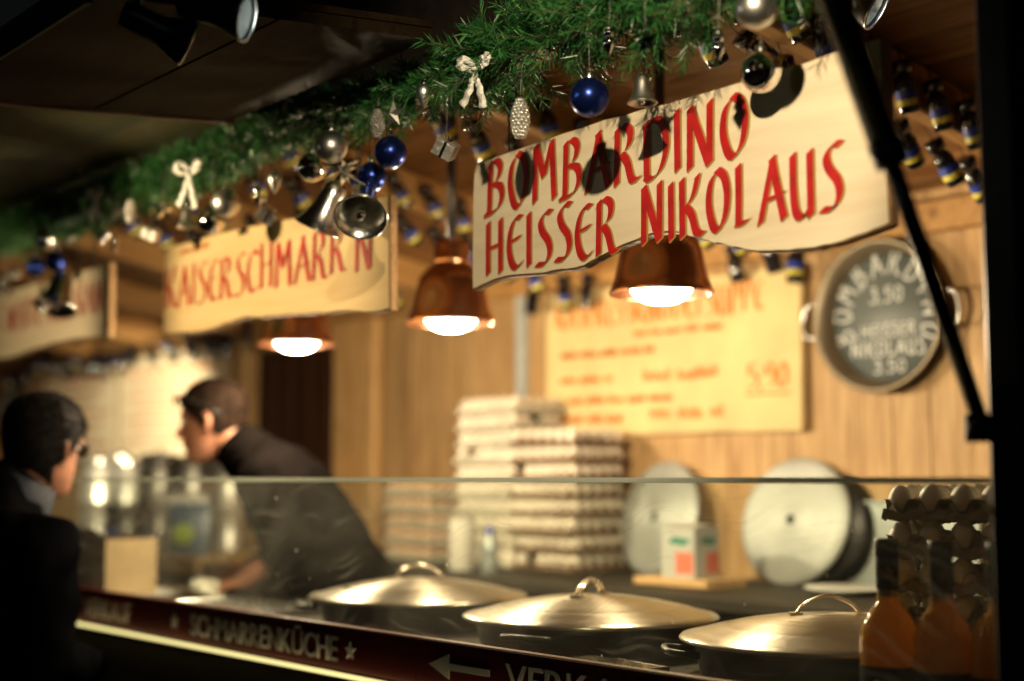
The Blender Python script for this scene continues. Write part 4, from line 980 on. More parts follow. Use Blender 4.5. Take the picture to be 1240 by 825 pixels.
def arc_text(txt, parent, r, a0, a1, h, y, mat):
    for i, c in enumerate(txt):
        a = R(a0 + (a1 - a0) * i / (len(txt) - 1)); l = glyph_mesh(c, h, h * .95, .10 * h, 0, .0005, True)
        wd = GL[c][0] * h * .95; M = Matrix.Rotation(R(90) - a, 3, 'Y')
        l.v = [tuple(M @ Vector((p[0] - wd / 2, p[1], p[2])) + Vector((r * math.cos(a), 0, r * math.sin(a)))) for p in l.v]
        l.build('letter', mat, parent, (0, y, 0))
def chalk_pan(label, x, z, rr, text=True):
    t = thing('hanging_pan', label, 'pan', (x, 3.195, z), group='pans hung on the back wall')
    M = Matrix.Rotation(R(90), 3, 'X')       # axis z -> -y
    MB().lathe([(rr * .86, .004), (rr * .90, .006), (rr, .052), (rr + .008, .056), (rr + .008, .060), (rr - .004, .060), (rr * .865, .010)], 56, M=M).build('rim', 'enamel_dark' if not text else 'pan_rim', t)
    MB().lathe([(.0005, .008), (rr * .868, .008), (rr * .868, .0045), (.0005, .0045)], 56, M=M).build('pan_base', 'enamel_dark', t)
    for sx in (-1, 1):
        MB().tube(crom([(sx * (rr - .002), -.045, .045), (sx * (rr + .035), -.050, .042), (sx * (rr + .048), -.050, 0), (sx * (rr + .035), -.050, -.042), (sx * (rr - .002), -.045, -.045)], 6), .0062, 8).build('handle', 'steel', t)
    MB().tube([(0, -.02, rr * .95), (0, .002, rr + .05)], .004, 6).ball((0, .0, rr + .05), .009, 8, 6).build('hook', 'black_metal', t)
    if text:
        arc_text('BOMBARDINO', t, rr * .57, 200, -20, rr * .33, -.0085, 'chalk')
        letter_line('3,50', t, -rr * .26, rr * .26, rr * .20, rr * .20, -.0085, 'chalk', .14, 0, True)
        letter_line('HEISSER', t, -rr * .42, rr * .46, -rr * .27, rr * .17, -.0085, 'chalk', .14, 0, True)
        letter_line('NIKOLAUS', t, -rr * .58, rr * .58, -rr * .53, rr * .21, -.0085, 'chalk', .14, 0, True)
        letter_line('3,50', t, -rr * .22, rr * .28, -rr * .76, rr * .17, -.0085, 'chalk', .14, 0, True)
    return t
chalk_pan('round steel pan chalked bombardino and heisser nikolaus, hung on the pine wall', -2.247, 1.985, .200)
chalk_pan('dark pan hung on the wall beyond the far menu board', -8.52, 1.93, .17, False)

# ================================================================== pans with lids on the counter
def serving_pan(x, y, label, rz):
    t = thing('serving_pan', label, 'pan', (x, y, 1.205), (0, 0, rz), 'lidded pans on the counter')
    MB().lathe([(.0005, .002), (.205, .002), (.222, .010), (.232, .056), (.247, .062), (.250, .066), (.240, .066), (.226, .058), (.21, .014)], 64).build('body', 'pan_body', t)
    for a in (0, 180):
        M = Matrix.Rotation(R(a), 3, 'Z')
        MB().tube([tuple(M @ Vector(p)) for p in crom([(.230, -.05, .045), (.275, -.045, .050), (.285, 0, .052), (.275, .045, .050), (.230, .05, .045)], 5)], .006, 8).build('side_handle', 'pan_body', t)
    lid = MB().lathe([(.257, .0655), (.2585, .069), (.255, .073), (.235, .077), (.20, .087), (.15, .098), (.10, .106), (.05, .110), (.0005, .111)], 72).build('lid', 'lid_bronze', t)
    hp = crom([(-.055, 0, .112), (-.038, 0, .130), (0, 0, .142), (.038, 0, .130), (.055, 0, .112)], 6)
    MB().tube(hp, [(.008, .0035)] * len(hp), 8, side=(0, 1, 0)).box((-.068, -.011, .1075), (-.046, .011, .1135)).box((.046, -.011, .1075), (.068, .011, .1135)).build('lid_handle', 'steel_handle', lid)
    return t
serving_pan(-1.552, 2.008, 'wide lidded pan next to the bottles of yellow liqueur', R(50))
serving_pan(-2.111, 1.965, 'wide lidded pan standing between two others behind the glass', R(110))
serving_pan(-2.727, 1.985, 'wide lidded pan standing nearest to the server', R(50))

# ================================================================== bottles of yellow egg liqueur
def liqueur_bottle(x, y, label, rz):
    t = thing('liqueur_bottle', label, 'bottle', (x, y, 1.205), (0, 0, rz), 'bottles of egg liqueur')
    MB().lathe([(.0, .001), (.037, .001), (.0405, .006), (.0408, .102), (.0404, .116), (.0385, .130), (.0340, .144), (.0265, .156), (.0190, .164), (.0158, .170), (.0150, .178)], 32).build('glass', 'liqueur', t)
    MB().lathe([(.0150, .1775), (.0148, .190)], 24).build('neck', 'bottle_clear_neck', t)
    MB().lathe([(.0413, .010), (.0413, .082)], 32).build('label', 'bottle_wrap', t)
    w = MB().lathe([(.0153, .187), (.0162, .190), (.0164, .232), (.0158, .2335), (.0168, .2345), (.0168, .256), (.0155, .259), (.0, .2595)], 24).build('capsule', 'bottle_wrap', t)
    for r_, m_, dy in ((.0105, 'flame_print', 0), (.0062, 'star_print', .0004)):
        P = star_poly(0, .212, r_, .5); n_ = len(P)
        MB().add([(.0168 * math.sin(x_ / .0168), -(.0166 + dy) * math.cos(x_ / .0168), z_) for x_, z_ in P] + [(0, -.0172 - dy, .212)], [(i, (i + 1) % n_, n_) for i in range(n_)]).build('emblem', m_, w)
    return t
for x, y, lab in ((-1.222, 1.718, 'yellow egg liqueur bottle beside the near lidded pan'), (-1.136, 1.722, 'yellow egg liqueur bottle between two alike'), (-1.050, 1.728, 'yellow egg liqueur bottle against the black post')):
    liqueur_bottle(x, y, lab, R(40))

# ================================================================== egg trays and eggs
CP = .047
def tray_mesh(mat):
    nx, ny, k = 6, 5, 5
    X = [(-nx / 2 + i / k) * CP for i in range(nx * k + 1)]; Y = [(-ny / 2 + j / k) * CP for j in range(ny * k + 1)]
    vs = []; 
    for j, y in enumerate(Y):
        for i, x in enumerate(X):
            u, v = i / k, j / k
            h = .5 * (math.cos(2 * math.pi * u) + math.cos(2 * math.pi * v))
            z = .026 * max(-.80, min(.80, h * 1.25))
            if i in (0, len(X) - 1) or j in (0, len(Y) - 1): z = max(z, .001) - .002
            vs.append((x, y, z))
    nxv = len(X); mb = MB()
    mb.add(vs, [(j * nxv + i, j * nxv + i + 1, (j + 1) * nxv + i + 1, (j + 1) * nxv + i) for j in range(len(Y) - 1) for i in range(nxv - 1)])
    # thickness: outer lip turned down around the edge
    ed = [(X[0] - .004, Y[0] - .004), (X[-1] + .004, Y[0] - .004), (X[-1] + .004, Y[-1] + .004), (X[0] - .004, Y[-1] + .004)]
    lip = []
    def run(a, b, m): return [(a[0] + (b[0] - a[0]) * i / m, a[1] + (b[1] - a[1]) * i / m) for i in range(m)]
    per = run(ed[0], ed[1], 60) + run(ed[1], ed[2], 50) + run(ed[2], ed[3], 60) + run(ed[3], ed[0], 50)
    nper = len(per); lv = []
    for (x, y) in per:
        s_ = x / CP if abs(abs(y) - abs(ed[0][1])) < 1e-6 else y / CP + .5
        wv = .010 * (abs(math.cos(math.pi * s_)) ** 1.5)
        lv += [(x, y, -.012 - .004 * (1 - wv / .010)), (x * .98, y * .975, -.004 + wv * .9)]
    mb.add(lv, [(2 * i, 2 * ((i + 1) % nper), 2 * ((i + 1) % nper) + 1, 2 * i + 1) for i in range(nper)])
    return mb.mesh('egg_tray', mat)
TRAY = {m: tray_mesh(m) for m in ('pulp_grey', 'pulp_brown', 'pulp_grey_shaded')}
def egg_mesh(mat):
    prof = []
    for i in range(13):
        a = math.pi * (i / 12 - .5); z = math.sin(a); r = math.cos(a) * (1 - .13 * z)
        prof.append((max(r * .0218, .00005), z * .0285))
    return MB().lathe(prof, 16).mesh('egg', mat)
EGG = {m: egg_mesh(m) for m in ('egg_shell', 'egg_brown')}
def egg_stack(x, y, z0, rz, layers, pitch, tmat, emat, tlab, elab, tgroup, egroup, rows, full_top=True):
    M = Matrix.Rotation(rz, 3, 'Z')
    for k in range(layers):
        z = z0 + .0215 + k * pitch; tr = rz + rnd.uniform(-.05, .05); ox, oy = rnd.uniform(-.007, .007), rnd.uniform(-.007, .007)
        top = k == layers - 1
        o_ = obj('egg_tray', TRAY[tmat], None, (x + ox, y + oy, z), (0, 0, tr))
        tag(o_, tlab[1] if top else tlab[0], 'egg tray', tgroup)
        for i in range(6):
            for j in range(5):
                if not (rows(i, j) or (top and full_top)): continue
                if not top and rnd.random() < .04: continue
                p = M @ Vector(((i - 2.5) * CP, (j - 2) * CP, 0))
                e = obj('egg', EGG[emat], None, (x + ox + p.x, y + oy + p.y, z + .0135), (rnd.uniform(-.15, .15), rnd.uniform(-.15, .15), rnd.uniform(0, 6)))
                e.scale = (rnd.uniform(.95, 1.03),) * 3
                tag(e, elab[1] if top else elab[0], 'egg', egroup)
# by the bottles (front row seen across the corner)
cx, cy = -1.325, 1.855
ux, uy = math.cos(R(20)), math.sin(R(20))
egg_stack(cx + ux * .141 - uy * .1175, cy + uy * .141 + ux * .1175, 1.205, R(20), 6, .0545, 'pulp_grey_shaded', 'egg_shell',
          ('cardboard egg tray in the stack behind the liqueur bottles', 'topmost cardboard egg tray behind the liqueur bottles'),
          ('egg in the tray stack behind the liqueur bottles, under the topmost tray', 'egg in the topmost tray behind the liqueur bottles'),
          'egg trays behind the bottles', 'eggs behind the bottles', lambda i, j: j == 0 or i == 0)
egg_stack(-3.66, 3.035, 1.258, R(4), 10, .0555, 'pulp_grey', 'egg_shell',
          ('pale egg tray in the tallest stack against the back wall', 'topmost pale tray of the tallest egg stack against the back wall'),
          ('egg in a lower tray of the tallest stack', 'egg in the topmost tray of the tallest stack'),
          'egg trays of the tallest stack', 'eggs of the tallest stack', lambda i, j: (j == 0) or (i == 5), False)
egg_stack(-3.355, 3.03, 1.258, R(2), 8, .0555, 'pulp_brown', 'egg_shell',
          ('brown egg tray in the stack between the tallest stack and a leaning lid', 'topmost brown egg tray beside the tallest stack'),
          ('egg in a brown tray beside the tallest stack', 'egg in the topmost brown tray beside the tallest stack'),
          'brown egg trays', 'eggs in the brown trays', lambda i, j: (j == 0 or i == 5), False)
egg_stack(-4.08, 3.035, 1.258, R(-3), 5, .0555, 'pulp_grey', 'egg_brown',
          ('egg tray in the low stack next to the door jamb', 'topmost egg tray of the low stack next to the door jamb'),
          ('brown egg in the low stack next to the door jamb', 'brown egg in the topmost tray next to the door jamb'),
          'egg trays of the low stack', 'brown eggs of the low stack', lambda i, j: (j == 0 or i == 5), False)

# ================================================================== things on the back counter
def spare_lid(x, y, z, rr, lean, yawz, label):
    t = thing('spare_lid', label, 'lid', (x, y, z), (R(90 - lean), 0, yawz), 'aluminium lids leaning on the wall')
    prof = [(.006, .020)]
    for i in range(1, 12):
        f = i / 12; prof.append((rr * f, .020 - .012 * f * f + (.0012 if i % 3 == 0 else 0)))
    prof += [(rr * .965, .007), (rr, .004), (rr + .003, .0), (rr, -.004), (rr * .95, .001), (rr * .5, .012), (.006, .016)]
    MB().lathe(prof, 72).build('disc', 'lid_alu', t)
    MB().lathe([(.0, .0225), (.012, .0225), (.016, .019), (.016, .014)], 16).build('bolt', 'black_metal', t)
spare_lid(-2.524, 3.125, 1.432, .178, 14, R(3), 'round aluminium lid leaning on the wall under the chalked pan')
spare_lid(-3.053, 3.130, 1.430, .176, 14, R(-6), 'round aluminium lid leaning on the wall beside the brown egg trays')
t = thing('black_pan', 'black frying pan leaning on the wall behind the aluminium lid', 'pan', (-2.45, 3.150, 1.415), (R(80), 0, 0))
MB().lathe([(.0005, .0), (.135, .0), (.160, -.030), (.163, -.030), (.140, .004), (.0005, .004)], 48).build('body', 'enamel_black', t)
t = thing('baking_tray', 'grey metal baking tray leaning on the wall behind the near egg trays', 'tray', (-2.17, 3.165, 1.26), (R(-5), 0, 0))
MB().box((-.19, -.006, 0), (.19, .006, .225), .003).build('sheet', 'tray_grey', t)
MB().box((-.196, -.014, -.001), (-.188, .010, .23), .002).box((.188, -.014, -.001), (.196, .010, .23), .002).box((-.196, -.014, .222), (.196, .010, .231), .002).build('rim', 'tray_grey', t)
t = thing('plate', 'white plate on the back counter beside the leaning baking tray', 'plate', (-2.23, 2.97, 1.258))
MB().lathe([(.0005, .004), (.06, .004), (.07, .008), (.11, .018), (.112, .016), (.07, .003), (.05, 0), (.0005, 0)], 40).build('dish', 'white_plastic', t)
t = thing('serving_board', 'pale wooden board carrying a milk carton in front of the lids', 'board', (-2.72, 2.86, 1.258))
MB().box((-.10, -.07, .0), (.17, .09, .022), .004).build('board', 'shelf_wood', t)
def carton(x, y, z, rz, label, w=.075, h=.13):
    t = thing('milk_carton', label, 'carton', (x, y, z), (0, 0, rz), 'cartons on the back counter')
    b = MB().box((-w / 2, -w / 2, 0), (w / 2, w / 2, h), .003).add([(-w / 2, -w / 2, h), (w / 2, -w / 2, h), (w / 2, w / 2, h), (-w / 2, w / 2, h), (-w / 2, 0, h + .010), (w / 2, 0, h + .010)], [(0, 1, 5, 4), (2, 3, 4, 5), (0, 4, 3), (1, 2, 5)]).build('box', 'carton_white', t)
    for a in range(4):
        M = Matrix.Rotation(R(90 * a), 3, 'Z')
        MB().add([M @ Vector(p) for p in ((-w * .05, -w / 2 - .0007, .012), (w * .45, -w / 2 - .0007, .012), (w * .45, -w / 2 - .0007, .07), (-w * .05, -w / 2 - .0007, .07))], [(0, 1, 2, 3)]).build('red_panel', 'carton_red', b)
        MB().add([M @ Vector(p) for p in ((-w * .3, -w / 2 - .0007, .095), (w * .2, -w / 2 - .0007, .088), (w * .4, -w / 2 - .0007, .105), (-w * .1, -w / 2 - .0007, .112))], [(0, 1, 2, 3)]).build('green_swoosh', 'carton_green', b)
carton(-2.69, 2.88, 1.280, R(6), 'white carton with red and green print on the wooden board', .115, .135)
t = thing('paper_roll', 'white paper towel roll upright beside the tallest egg stack', 'paper roll', (-3.60, 2.79, 1.258))
MB().lathe([(.0005, .0), (.042, .0), (.0425, .002), (.0425, .164), (.041, .166), (.019, .166), (.018, .160), (.018, .01)], 32).build('roll', 'paper_white', t)
t = thing('water_bottle', 'clear bluish bottle with a blue cap beside the paper roll', 'bottle', (-3.42, 2.76, 1.258))
MB().lathe([(.0, .0), (.024, .0), (.026, .004), (.026, .04), (.024, .05), (.026, .06), (.026, .09), (.012, .112), (.011, .124)], 20).build('body', 'tray_grey', t)
MB().lathe([(.013, .122), (.013, .140), (.0, .141)], 16).build('cap', 'label_blue', t)

# stainless urns beyond the server, with bottles, shelf and bags before them
def urn(x, y, r_, h, label):
    t = thing('steel_urn', label, 'urn', (x, y, 1.258), (0, 0, 0), 'stainless urns on the back counter')
    MB().lathe([(.0, 0), (r_, 0), (r_ + .003, .004), (r_ + .003, .014), (r_, .018), (r_, h * .45), (r_ + .002, h * .455), (r_ + .002, h * .47), (r_, h * .475), (r_, h - .04), (r_ + .003, h - .036), (r_ + .003, h - .028)], 36).build('body', 'steel_soft', t)
    MB().lathe([(r_ + .001, h - .028), (r_ * .97, h - .014), (r_ * .4, h - .008), (.012, h - .006), (.012, h + .004), (.0, h + .005)], 36).build('lid', 'steel', t)
    MB().tube([(0, -r_, .06), (0, -r_ - .03, .06), (0, -r_ - .032, .035)], .007, 8).build('tap', 'black_metal', t)
for i, x in enumerate([-5.16 - .158 * q for q in range(10)]):
    urn(x, 2.82 + (.02 if i % 2 else -.02), .070 + .006 * (i % 3 == 1), .400 + .014 * ((i * 2) % 3 - 1), 'tall stainless urn in the row on the side table')
t = thing('side_table', 'wooden side table behind the far end of the counter, set with urns and bags', 'table', (-5.72, 2.70, .2))
MB().box((-1.02, -.28, 1.045), (1.02, .28, 1.0575), .004).build('table_top', 'shelf_wood', t)
MB().box((-1.0, -.265, 1.01), (1.0, -.245, 1.0445)).build('apron', 'shelf_wood', t)
for sx in (-1, 1):
    for sy in (-1, 1): MB().box((sx * .96 - .025, sy * .23 - .025, 0), (sx * .96 + .025, sy * .23 + .025, 1.0448)).build('leg', 'dark_front', t)
for x, y, s_, lab in ((-5.60, 2.50, 1.7, 'dark bottle with blue and yellow label on the side table, behind the customer'), (-5.26, 2.50, 1.4, 'dark bottle with blue and yellow label on the side table, beside the bags')):
    b = copy_tree(proto_b); b.location = (x, y, 1.2575 + .108 * s_); b.rotation_euler = (0, 0, 0); b.scale = (s_,) * 3; tag(b, lab, 'bottle', 'bottles on the side table')
def snack_bag(x, y, z, w, h, rz, mat, lmat, label):
    t = thing('snack_bag', label, 'bag', (x, y, z), (R(-6), 0, rz), 'bags on the side table'); n_ = 10; vs = []; fs = []
    for s_ in (-1, 1):
        for j in range(n_ + 1):
            for i in range(n_ + 1):
                u, v = i / n_ * 2 - 1, j / n_
                b_ = (1 - u * u) ** .6 * (math.sin(math.pi * min(1, v * 1.0)) ** .5) * .035 + .004 * noise.noise((u * 3, v * 4, s_ + x))
                vs.append((u * w / 2, s_ * b_, v * h))
    m_ = (n_ + 1) ** 2
    for s_ in (0, 1):
        fs += [(s_ * m_ + j * (n_ + 1) + i, s_ * m_ + j * (n_ + 1) + i + 1, s_ * m_ + (j + 1) * (n_ + 1) + i + 1, s_ * m_ + (j + 1) * (n_ + 1) + i) for j in range(n_) for i in range(n_)]
    MB().add(vs, fs, True).build('pouch', mat, t)
    MB().ball((0, -.036, h * .4), (w * .28, .006, h * .2), 16, 8).build('print', lmat, t)
snack_bag(-4.93, 2.50, 1.2575, .18, .20, R(30), 'bag_blue', 'bag_green', 'bluish plastic bag with a green print beside the server')
snack_bag(-5.06, 2.56, 1.2575, .16, .23, R(50), 'white_plastic', 'bag_red', 'white plastic bag with a red print behind the bluish bag')
t = thing('cardboard_box', 'open brown cardboard box on the counter beside the customer', 'box', (-4.02, 1.775, 1.205), (0, 0, R(8)))
MB().box((-.14, -.085, 0), (.14, -.080, .17)).box((-.14, .080, 0), (.14, .085, .17)).box((-.14, -.08, 0), (-.135, .08, .17)).box((.135, -.08, 0), (.14, .08, .17)).box((-.135, -.08, .001), (.135, .08, .006)).build('walls', 'cardboard', t)
MB().add([(-.14, -.083, .17), (.14, -.083, .17), (.14, -.13, .20), (-.14, -.13, .20)], [(0, 1, 2, 3)]).add([(-.14, -.081, .17), (.14, -.081, .17), (.14, -.128, .202), (-.14, -.128, .202)], [(3, 2, 1, 0)]).build('lid_lug', 'cardboard', t)
t = thing('plate', 'pale oval plate on the counter in front of the server', 'plate', (-3.83, 1.90, 1.205))
MB().lathe([(.0005, .004), (.10, .004), (.115, .010), (.155, .020), (.157, .018), (.115, .004), (.09, 0), (.0005, 0)], 44).build('dish', 'white_plastic', t)
t = thing('steel_tray', 'flat steel tray on the counter between the server and the nearest pan', 'tray', (-3.28, 1.80, 1.205), (0, 0, R(3)))
MB().box((-.20, -.13, .002), (.20, .13, .006)).box((-.205, -.135, .002), (-.198, .135, .022), .001).box((.198, -.135, .002), (.205, .135, .022), .001).box((-.198, -.135, .002), (.198, -.128, .022), .001).box((-.198, .128, .002), (.198, .135, .022), .001).build('pan', 'steel', t)

t = thing('steel_tray', 'small steel tray on the counter between two lidded pans', 'tray', (-1.845, 1.735, 1.205), (0, 0, R(-5)))
MB().box((-.10, -.07, .002), (.10, .07, .006)).box((-.105, -.075, .002), (-.099, .075, .020), .001).box((.099, -.075, .002), (.105, .075, .020), .001).box((-.099, -.075, .002), (.099, -.069, .020), .001).box((-.099, .069, .002), (.099, .075, .020), .001).build('pan', 'steel', t)
for i in range(26):
    x, y = -1.845 + rnd.uniform(-.09, .09), 1.735 + rnd.uniform(-.06, .06)
    c = MB().ball((0, 0, 0), (rnd.uniform(.004, .010), rnd.uniform(.004, .009), rnd.uniform(.003, .006)), 8, 5)
    c.v = [tuple(Vector(p) * (1 + .4 * noise.noise((p[0] * 200 + i, p[1] * 200, p[2] * 200)))) for p in c.v]
    tag(c.build('crumb', 'crumb', None, (x, y, 1.2135)), 'pale pancake crumb on the small steel tray', 'crumb', 'crumbs on the small tray')

# ================================================================== people
def remeshed(mb, voxel, smooth=4, disp=None):
    """one continuous skin over overlapping limbs"""
    me = bpy.data.meshes.new('tmp'); me.from_pydata(mb.v, [], mb.f); me.update()
    o_ = bpy.data.objects.new('tmp', me); COL.objects.link(o_)
    m = o_.modifiers.new('r', 'REMESH'); m.mode = 'VOXEL'; m.voxel_size = voxel; m.use_smooth_shade = True
    if smooth: sm = o_.modifiers.new('s', 'SMOOTH'); sm.factor = .5; sm.iterations = smooth
    bpy.context.view_layer.update()
    out = bpy.data.meshes.new_from_object(o_.evaluated_get(bpy.context.evaluated_depsgraph_get()))
    bpy.data.objects.remove(o_); bpy.data.meshes.remove(me)
    if disp:
        amp, sc = disp; N_ = len(out.vertices)
        co = np.empty(N_ * 3); out.vertices.foreach_get('co', co); no = np.empty(N_ * 3); out.vertex_normals.foreach_get('vector', no)
        co = co.reshape(-1, 3); no = no.reshape(-1, 3)
        h = np.array([noise.noise((p[0] * sc, p[1] * sc, p[2] * sc * .6)) + .5 * noise.noise((p[0] * sc * 2.3 + 7, p[1] * sc * 2.3, p[2] * sc * 2.0)) for p in co])
        out.vertices.foreach_set('co', (co + no * (amp * h)[:, None]).ravel()); out.update()
    return out
HR = [(-.122, .066, .030, .014), (-.116, .082, .006, .028), (-.100, .089, -.022, .043), (-.075, .086, -.052, .056), (-.050, .090, -.074, .063), (-.035, .086, -.082, .066), (-.015, .086, -.090, .070),
      (.004, .082, -.096, .072), (.022, .090, -.100, .0745), (.05, .089, -.103, .076), (.075, .078, -.098, .073), (.095, .058, -.082, .063), (.110, .033, -.055, .045), (.119, .010, -.025, .022), (.121, -.004, -.010, .004)]
def head_ring(z):
    for i in range(len(HR) - 1):
        a, b_ = HR[i], HR[i + 1]
        if a[0] <= z <= b_[0]:
            f = (z - a[0]) / (b_[0] - a[0]); return [a[k] + (b_[k] - a[k]) * f for k in (1, 2, 3)]
    return list(HR[-1][1:])
def head_pt(z, th, k=1.0):
    f, b_, w = head_ring(z); c = (f + b_) / 2; L_ = (f - b_) / 2
    cs, sn = math.cos(th), math.sin(th)
    e = .88 if cs > 0 else 1.0
    return Vector((c + L_ * k * math.copysign(abs(cs) ** e, cs), w * k * sn, z))
def head_mesh(mb, M):
    n_ = 28; zs = [h[0] for h in HR]; zz = []
    for i in range(len(zs) - 1): zz += [zs[i], (zs[i] + zs[i + 1]) / 2]
    zz.append(zs[-1]); vs = []
    for z in zz:
        for i in range(n_): vs.append(M @ head_pt(z, 2 * math.pi * i / n_))
    fs = [(j * n_ + i, j * n_ + (i + 1) % n_, (j + 1) * n_ + (i + 1) % n_, (j + 1) * n_ + i) for j in range(len(zz) - 1) for i in range(n_)]
    fs += [tuple(range(n_ - 1, -1, -1)), tuple((len(zz) - 1) * n_ + i for i in range(n_))]
    mb.add(vs, fs)
    def sub(pts, r): mb.tube([M @ Vector(p) for p in pts], r, 10, 'round')
    sub([(.082, 0, .018), (.094, 0, -.010), (.106, 0, -.030)], [.007, .010, .0125])                       # nose
    sub([(.092, .011, -.036), (.092, -.011, -.036)], [.009, .009])                                       # nostrils
    sub([(.083, .024, -.060), (.0915, 0, -.058), (.083, -.024, -.060)], [.006, .0075, .006])              # lips
    sub([(.083, .020, -.069), (.090, 0, -.070), (.083, -.020, -.069)], [.006, .0075, .006])
    sub([(.076, .05, .020), (.088, .02, .024), (.088, -.02, .024), (.076, -.05, .020)], [.007, .008, .008, .007])   # brow
    for s_ in (-1, 1):
        sub([(-.006, s_ * .073, -.030), (-.014, s_ * .079, -.012), (-.016, s_ * .082, .008), (-.008, s_ * .078, .022), (.004, s_ * .074, .014)], [.007, .007, .008, .007, .006])   # ears
        sub([(-.004, s_ * .073, -.024), (-.010, s_ * .075, .006)], [.008, .009])
def hair_mesh(M, zlow, thick, seed, rough=.004):
    n_, m_ = 56, 16; vs = []; fs = []
    for i in range(n_):
        th = 2 * math.pi * i / n_; z0 = zlow(th)
        for j in range(m_ + 1):
            z = z0 + (.1205 - z0) * j / m_; p = head_pt(z, th)
            c = Vector((-.006, 0, .0)); q = (p - c); q_n = q.normalized()
            k = thick(th, z) * min(1, .25 + j / 4) + rough * noise.noise((p.x * 55 + seed, p.y * 55, p.z * 40)) + rough * .6 * noise.noise((p.x * 140, p.y * 140 + seed, p.z * 90))
            vs.append(M @ (p + q_n * k))
    for i in range(n_):
        for j in range(m_):
            i2 = (i + 1) % n_; fs.append((i * (m_ + 1) + j, i2 * (m_ + 1) + j, i2 * (m_ + 1) + j + 1, i * (m_ + 1) + j + 1))
    return MB().add(vs, fs, True)
def hair_strands(M, zlow, thick, n_, length, seed, parent, mat):
    """loose strands standing off the hair so that its outline is ragged"""
    rs = random.Random(seed); vs = []; fs = []
    for i in range(n_):
        th = rs.uniform(0, 2 * math.pi); z0 = zlow(th); z = z0 + (.119 - z0) * rs.random() ** .8
        p = head_pt(z, th); o_ = (p - Vector((-.006, 0, 0))).normalized(); p = p + o_ * (thick(th, z) * .8)
        back = Vector((-.55, rs.uniform(-.3, .3), -.35 if z < .07 else .0)); d = (o_ * rs.uniform(.25, .8) + back * rs.uniform(.5, 1.0)).normalized()
        l_ = length * rs.uniform(.5, 1.2); w = d.cross(Vector((rs.uniform(-1, 1), rs.uniform(-1, 1), rs.uniform(-1, 1)))).normalized() * .0011
        m_ = p + d * l_ * .6; t_ = p + (d + Vector((0, 0, -.25))).normalized() * l_
        k = len(vs); vs += [M @ (p - w), M @ (p + w), M @ (m_ + w * .8), M @ t_, M @ (m_ - w * .8)]; fs.append((k, k + 1, k + 2, k + 3, k + 4))
    tag(MB().add(vs, fs).build('hair_strands', mat, parent), kind='stuff')
def frame_from(fwd, up):
    f = Vector(fwd).normalized(); l_ = Vector(up).cross(f).normalized(); u_ = f.cross(l_)
    return Matrix((f, l_, u_)).transposed()
def hand(mb, wrist, fwd, palm_n, curl=1.0, side=1):
    """palm and five separate bent fingers; fwd runs wrist to knuckles, palm_n points out of the palm"""
    f = Vector(fwd).normalized(); pn = (Vector(palm_n) - f * Vector(palm_n).dot(f)).normalized(); s_ = f.cross(pn) * side; w = Vector(wrist)
    mb.tube([w - f * .02, w + f * .03, w + f * .085], [(.026, .019), (.036, .017), (.040, .014)], 14, 'round', side=tuple(s_))
    for k, (off, ln) in enumerate(((-.030, .072), (-.010, .082), (.011, .077), (.030, .060))):
        p = w + f * .085 + s_ * off; d = f.copy(); pts = [p - f * .02, p]
        for seg, bend in ((.42, 25), (.33, 42), (.25, 30)):
            d = (Matrix.Rotation(R(bend * curl) * (1), 3, f.cross(pn)) @ d).normalized()
            p = p + d * ln * seg; pts.append(p)
        mb.tube(pts, [.0095, .0095, .009, .0082, .007], 10, 'round')
    p = w + f * .02 - s_ * .030; q = p + (f * .6 - s_ * .75).normalized() * .036 + pn * .012; e = q + (f * .95 - s_ * .1 + pn * .35).normalized() * .030; g_ = e + (f * .9 + s_ * .3 + pn * .3).normalized() * .024
    mb.tube([p, q, e, g_], [.014, .0115, .010, .008], 10, 'round')

R0 = Vector((math.sin(YAW), math.cos(YAW), 0)); D0 = Vector((-math.cos(YAW), math.sin(YAW), 0)); UP = Vector((0, 0, 1))

